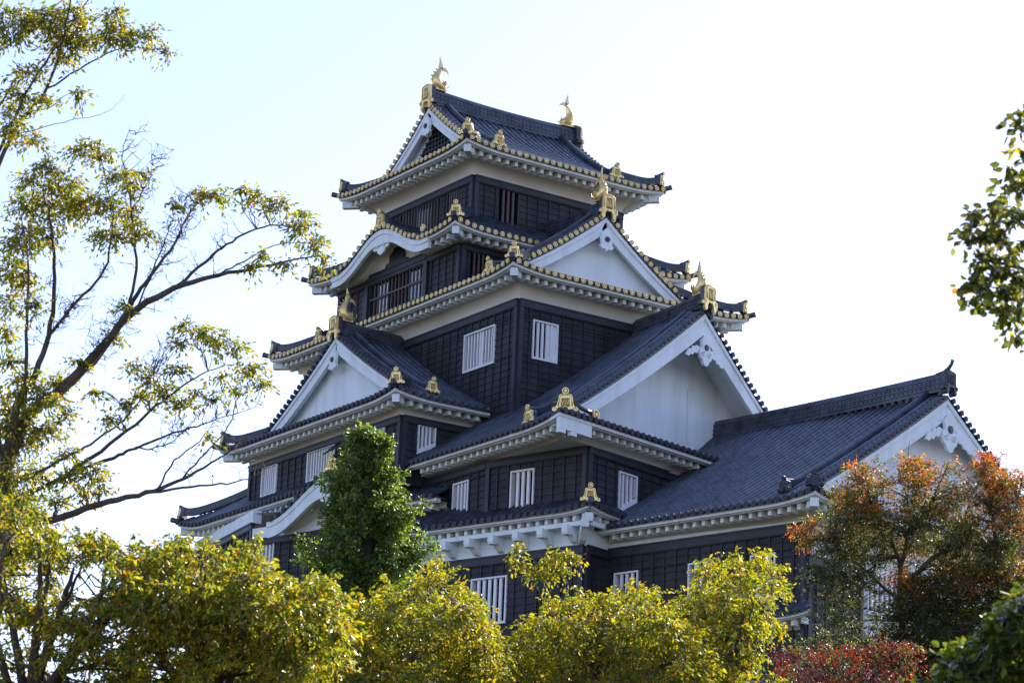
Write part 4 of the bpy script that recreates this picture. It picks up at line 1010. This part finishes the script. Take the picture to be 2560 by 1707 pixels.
mass('leafy_tree', 'yellow-green tree filling the lower left corner beneath the large bare limb', 'tree', [(-60, 1170), (40, 1150), (130, 1215), (180, 1260), (215, 1230), (300, 1285), (330, 1290), (400, 1270)], 27, 3.0, 1600, 'yellowgreen', 'golden', .35, .066, 150, 30, 9, trunk=60, holes=[(200, 1320, 60, 55), (320, 1500, 80, 50), (270, 1420, 50, 32), (120, 1480, 40, 25)], group=BG, rough=20)
mass('leafy_tree', 'golden-green tree with orange-tipped leaves hiding the keep\'s lower left corner', 'tree', [(330, 1290), (380, 1265), (420, 1245), (500, 1262), (555, 1240), (600, 1300), (640, 1335), (700, 1345), (740, 1330)], 27, 3.0, 1600, 'yellowgreen', 'golden', .5, .068, 205, 30, 9, trunk=470, holes=[(395, 1440, 30, 30), (370, 1520, 30, 35)], group=BG)
mass('leafy_tree', 'low yellow-green tree in front of the dark green conical tree', 'tree', [(640, 1350), (715, 1335), (765, 1375), (830, 1385), (880, 1375), (900, 1335), (960, 1350), (985, 1320), (1010, 1300), (1055, 1310), (1070, 1370), (1110, 1400), (1125, 1460)], 34, 3.5, 1600, 'golden', 'yellowgreen', .5, .068, 200, 32, 9, trunk=850, group=BG)
mass('leafy_tree', 'yellow-green tree below the wide barred window of the lowest wall', 'tree', [(1110, 1490), (1170, 1468), (1235, 1430), (1225, 1380), (1290, 1378), (1330, 1385), (1375, 1375), (1420, 1365), (1450, 1355), (1500, 1352), (1545, 1400), (1570, 1440)], 36, 3.5, 1600, 'golden', 'yellowgreen', .4, .068, 195, 32, 9, trunk=1320, group=BG)
mass('leafy_tree', 'tallest golden-green tree against the annex wall, covering two of its windows', 'tree', [(1545, 1400), (1575, 1360), (1620, 1320), (1650, 1285), (1690, 1280), (1735, 1300), (1770, 1275), (1800, 1330), (1815, 1400), (1790, 1450), (1740, 1520), (1745, 1560)], 38, 3.0, 1600, 'golden', 'yellowgreen', .35, .070, 150, 32, 9, trunk=1690, holes=[(1790, 1500, 40, 30)], group=BG)
t = Tree('young_shoot_tree', 'single slender shoot of golden leaves rising before the bracketed eaves', 'tree', (lambda p: (p[0], p[1], 0))(pt(1290, 1500, 41)))
t.limb([t.base, pt(1290, 1560, 41), pt(1272, 1420, 41), pt(1248, 1340, 41), pt(1232, 1300, 41)], .025, .006); t.limb([pt(1250, 1345, 41), pt(1285, 1300, 41), pt(1315, 1270, 41)], .010, .004)
for (x, y, rx, ry) in ((1190, 1262, 10, 14), (1200, 1295, 18, 16), (1232, 1315, 24, 12), (1262, 1290, 22, 18), (1290, 1270, 22, 14), (1318, 1282, 14, 14), (1255, 1320, 18, 10), (1285, 1310, 16, 10)):
    t.clump(pt(x, y, 41+rng.uniform(-.2, .2)), px2m(rx, 41), px2m(ry, 41), px2m(rx, 41), int(6+rx*ry/26), 8, .072, 'golden', .2, .9, 1, 'yellowgreen', .4)
t.done()

# ---- dark green conical tree by the keep
DG = 78.0; bG = pt(838, 1500, DG); bG[2] = 0
G_ = Tree('conical_tree', 'dense dark green upright tree standing close before the left of the keep', 'tree', bG)
top = pt(850, 985, DG)
G_.limb([bG, pt(838, 1500, DG), pt(842, 1250, DG), pt(848, 1060, DG), top], .35, .02)
env = [(985, 10), (1030, 50), (1080, 88), (1140, 122), (1200, 158), (1260, 162), (1320, 165), (1370, 150), (1400, 120), (1500, 100)]
for k in range(200):      # upward sweeping boughs, each a tuft of clumps
    y = 1000+500*rng.random()**.85; hw = np.interp(y, [e[0] for e in env], [e[1] for e in env])
    th = rng.uniform(0, 2*PI); rr = rng.choice([rng.uniform(.4, .9), rng.uniform(.9, 1.22)])
    ax = pt(845-(y-985)*.012, y, DG); od = RT*math.cos(th)+v3(FW[0], FW[1])*math.sin(th)
    hw *= .84 if math.cos(th) > 0 else .95
    tip = ax+od*px2m(hw*.9, DG)*rr; inn = ax+od*px2m(hw*.3, DG)-Z*rng.uniform(.1, .5)
    G_.twig(inn, tip, .03, .006, .1)
    nb = 3 if rr > .9 else 2
    for q in range(nb):
        c = tip*(1-q*.28)+inn*(q*.28)+rng.normal(0, .06, 3)+Z*(.12 if q == 0 else 0); s_ = (.17, .26, .32)[q]*rng.uniform(.8, 1.25)
        G_.clump(c, s_*.8, s_*1.1, s_*.8, int(19*s_/.3), 8, .095, 'spring', .26, .25, 1, 'spring2', .3)
G_.done(.75)

# ---- right: autumn trees
DR = 62.0
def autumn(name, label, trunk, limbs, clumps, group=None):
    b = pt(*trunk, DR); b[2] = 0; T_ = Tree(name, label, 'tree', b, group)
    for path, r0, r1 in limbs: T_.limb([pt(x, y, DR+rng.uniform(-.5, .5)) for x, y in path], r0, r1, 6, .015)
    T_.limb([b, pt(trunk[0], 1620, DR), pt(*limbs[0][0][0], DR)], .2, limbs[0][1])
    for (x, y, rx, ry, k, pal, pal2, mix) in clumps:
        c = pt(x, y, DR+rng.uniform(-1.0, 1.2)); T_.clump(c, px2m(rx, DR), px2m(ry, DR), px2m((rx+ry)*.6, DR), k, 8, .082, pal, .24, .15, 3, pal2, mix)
    T_.done(.36)
R1c = []
def fill(n, x0, x1, y0, y1, r, k, pal, pal2, mix):
    return [(rng.uniform(x0, x1), rng.uniform(y0, y1), rng.uniform(r*.7, r*1.3), rng.uniform(r*.5, r), k, pal, pal2, mix) for _ in range(n)]
autumn('autumn_tree', 'thin-leaved tree turning orange at its tips, in front of the annex gable', (2080, 1500),
 [([(2080, 1480), (2065, 1380), (2075, 1280), (2100, 1170), (2112, 1060)], .10, .01), ([(2070, 1300), (2040, 1220), (2000, 1150), (1990, 1080)], .05, .008), ([(2085, 1230), (2140, 1150), (2180, 1060)], .045, .008), ([(2080, 1350), (2110, 1310), (2180, 1262), (2260, 1245), (2330, 1240)], .07, .02),
  ([(2065, 1380), (1980, 1300), (1900, 1240), (1850, 1250)], .05, .008), ([(2090, 1200), (2085, 1100), (2090, 1010)], .02, .004), ([(2075, 1280), (2020, 1290), (1940, 1350), (1870, 1380)], .035, .006)],
 [c for c in fill(11, 1950, 2025, 1065, 1130, 22, 20, 'flame', 'autumn', .5)+fill(16, 2065, 2210, 1050, 1110, 24, 18, 'flame', 'autumn', .5)+fill(22, 1930, 2020, 1120, 1200, 28, 24, 'autumn', 'flame', .25)+fill(24, 2060, 2230, 1110, 1200, 30, 24, 'autumn', 'flame', .25)
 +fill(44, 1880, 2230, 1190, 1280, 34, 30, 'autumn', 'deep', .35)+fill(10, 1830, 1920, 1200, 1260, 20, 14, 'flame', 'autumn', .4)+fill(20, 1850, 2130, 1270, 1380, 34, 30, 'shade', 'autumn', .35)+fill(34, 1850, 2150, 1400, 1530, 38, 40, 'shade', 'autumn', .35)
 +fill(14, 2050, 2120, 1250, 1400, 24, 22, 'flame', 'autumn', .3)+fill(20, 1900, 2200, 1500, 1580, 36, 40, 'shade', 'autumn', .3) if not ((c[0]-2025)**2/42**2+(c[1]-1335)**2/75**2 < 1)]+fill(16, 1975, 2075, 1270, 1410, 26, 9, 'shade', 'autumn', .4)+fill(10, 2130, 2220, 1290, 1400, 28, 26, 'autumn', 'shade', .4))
autumn('autumn_tree', 'orange-topped tree at the right edge, right of the annex gable', (2300, 1500),
 [([(2300, 1480), (2295, 1350), (2285, 1220), (2270, 1120), (2275, 1060)], .08, .01), ([(2290, 1280), (2330, 1180), (2345, 1100)], .04, .008), ([(2295, 1350), (2220, 1330), (2150, 1340)], .04, .008), ([(2300, 1400), (2380, 1300), (2420, 1200)], .04, .01)],
 fill(20, 2230, 2370, 1070, 1140, 24, 18, 'flame', 'autumn', .35)+fill(8, 2250, 2300, 1050, 1080, 14, 10, 'flame', 'crimson', .4)+fill(26, 2210, 2370, 1140, 1260, 30, 24, 'autumn', 'flame', .35)+fill(20, 2150, 2370, 1290, 1340, 28, 26, 'flame', 'autumn', .55)
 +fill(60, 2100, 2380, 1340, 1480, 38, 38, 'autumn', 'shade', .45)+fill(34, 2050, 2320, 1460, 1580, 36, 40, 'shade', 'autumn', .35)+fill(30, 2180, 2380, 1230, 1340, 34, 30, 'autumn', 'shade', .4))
b = pt(1950, 1620, 50); b[2] = 0
C_ = Tree('crimson_shrub', 'red-leaved shrub with thin grey twigs below the annex corner', 'shrub', b)
C_.limb([b, pt(1950, 1660, 50), pt(1950, 1600, 50)], .12, .05)
for k in range(14):
    x = 1800+k*22; C_.limb([pt(1950, 1600, 50), pt((x+1950)/2, 1540, 50), pt(x, rng.uniform(1440, 1500), 50+rng.uniform(-.6, .6))], .02, .004, 5, .02)
for k in range(86):
    x = rng.uniform(1790, 2110); y = rng.uniform(max(1475, 1500-(x-1790)*.2 if x < 1950 else 1475), 1600)
    C_.clump(pt(x, y, 50+rng.uniform(-1, 1)), px2m(24, 50), px2m(18, 50), .25, 11, 7, .062, 'crimson', .2, .9, 3, 'autumn', .3)
C_.done(.4)

# ---- right edge: close branches
DE = 21.0; bE = pt(2520, 1500, DE); bE[2] = 0
E_ = Tree('broadleaf_tree', 'close dark green tree hanging into the upper right edge of the view', 'tree', bE)
E_.limb([bE, pt(2530, 1500, DE), pt(2500, 1000, DE), pt(2480, 600, DE), pt(2470, 200, DE)], .12, .04)
for path in ([(2480, 700), (2400, 640), (2330, 610), (2260, 600)], [(2480, 600), (2400, 540), (2320, 510), (2240, 520)], [(2475, 450), (2400, 380), (2345, 320)], [(2490, 800), (2400, 760), (2350, 740)], [(2480, 500), (2400, 460), (2330, 420)]): E_.limb([pt(x, y, DE) for x, y in path], .02, .004, 6, .004)
for (x, y, rx, ry) in [(2345, 280, 16, 30), (2350, 350, 12, 12), (2325, 400, 20, 24), (2350, 430, 16, 30), (2300, 455, 16, 18), (2275, 490, 24, 22), (2240, 500, 24, 18), (2222, 530, 16, 16), (2330, 500, 30, 24), (2250, 545, 22, 18), (2300, 545, 26, 18), (2345, 560, 16, 24), (2255, 600, 26, 22), (2300, 620, 34, 26), (2240, 650, 18, 22), (2275, 665, 30, 24), (2320, 670, 32, 26), (2300, 705, 26, 16), (2330, 735, 18, 12), (2342, 775, 8, 14), (2250, 695, 14, 12), (2350, 660, 12, 40)]:
    E_.clump(pt(x, y, DE+rng.uniform(-.3, .3)), px2m(rx, DE), px2m(ry, DE), px2m(rx, DE), int(3+rx*ry/70), 6, .082, 'deep', .14, .7, 1, 'yellowgreen', .2)
E_.done(.62)
DQ = 19.0; bQ = pt(2400, 1700, DQ); bQ[2] = 0
Q_ = Tree('broadleaf_shrub', 'close green shrub filling the lower right corner', 'shrub', bQ)
Q_.limb([bQ, pt(2390, 1700, DQ), pt(2360, 1520, DQ), pt(2330, 1400, DQ)], .05, .01)
for k in range(90):
    x = rng.uniform(2190, 2380); y0 = np.interp(x, [2180, 2220, 2260, 2300, 2352], [1490, 1460, 1450, 1395, 1350]); y = rng.uniform(y0+14, 1600)
    Q_.clump(pt(x, y, DQ+rng.uniform(-.5, .6)), px2m(26, DQ), px2m(20, DQ), px2m(26, DQ), 9, 7, .080, 'sapgreen', .12, .7, 1)
for k in range(5): Q_.clump(pt(rng.uniform(2140, 2190), rng.uniform(1555, 1590), DQ), .08, .05, .08, 6, 6, .07, 'sapgreen', .10, .7, 1)
Q_.done(.6)

# ================================================================== crow on the curved gable's end tile
cb = CR+Z*.80-dB*.0
ob = bpy.data.objects.new('crow', bpy.data.meshes.new('crow'))
cm = MB(); r_ = RT; f_ = np.array([0, 0, 1.0])
cm.tube([cb-r_*.20+Z*.0, cb-r_*.10+Z*.06, cb+Z*.12, cb+r_*.07+Z*.19, cb+r_*.11+Z*.25, cb+r_*.15+Z*.26], [.015, .055, .075, .05, .045, .02], 9)
cm.tube([cb+r_*.15+Z*.26, cb+r_*.21+Z*.245], [.018, .004], 6)
cm.prism([(-.16, .06), (-.38, -.10), (-.33, -.14), (-.10, .0)], cb-FW*.02, r_, Z, FW, .03)
for sg in (-1, 1): cm.prism([(.06, .16), (-.10, .02), (-.30, -.08), (-.16, .08), (-.02, .17)], cb+FW*sg*.06, r_, Z, FW, .015); cm.tube([cb+FW*sg*.03+Z*.07, cb+FW*sg*.03-Z*.03], .008, 5)
crow = cm.build('crow', mat('black_feathers', (.012, .012, .016), .4, 0, .5, (20, (.02, .02, .03), .3, .8)))
bpy.data.objects.remove(ob)
tag(crow, 'black crow perched on the golden end tile of the curved gable', 'bird')
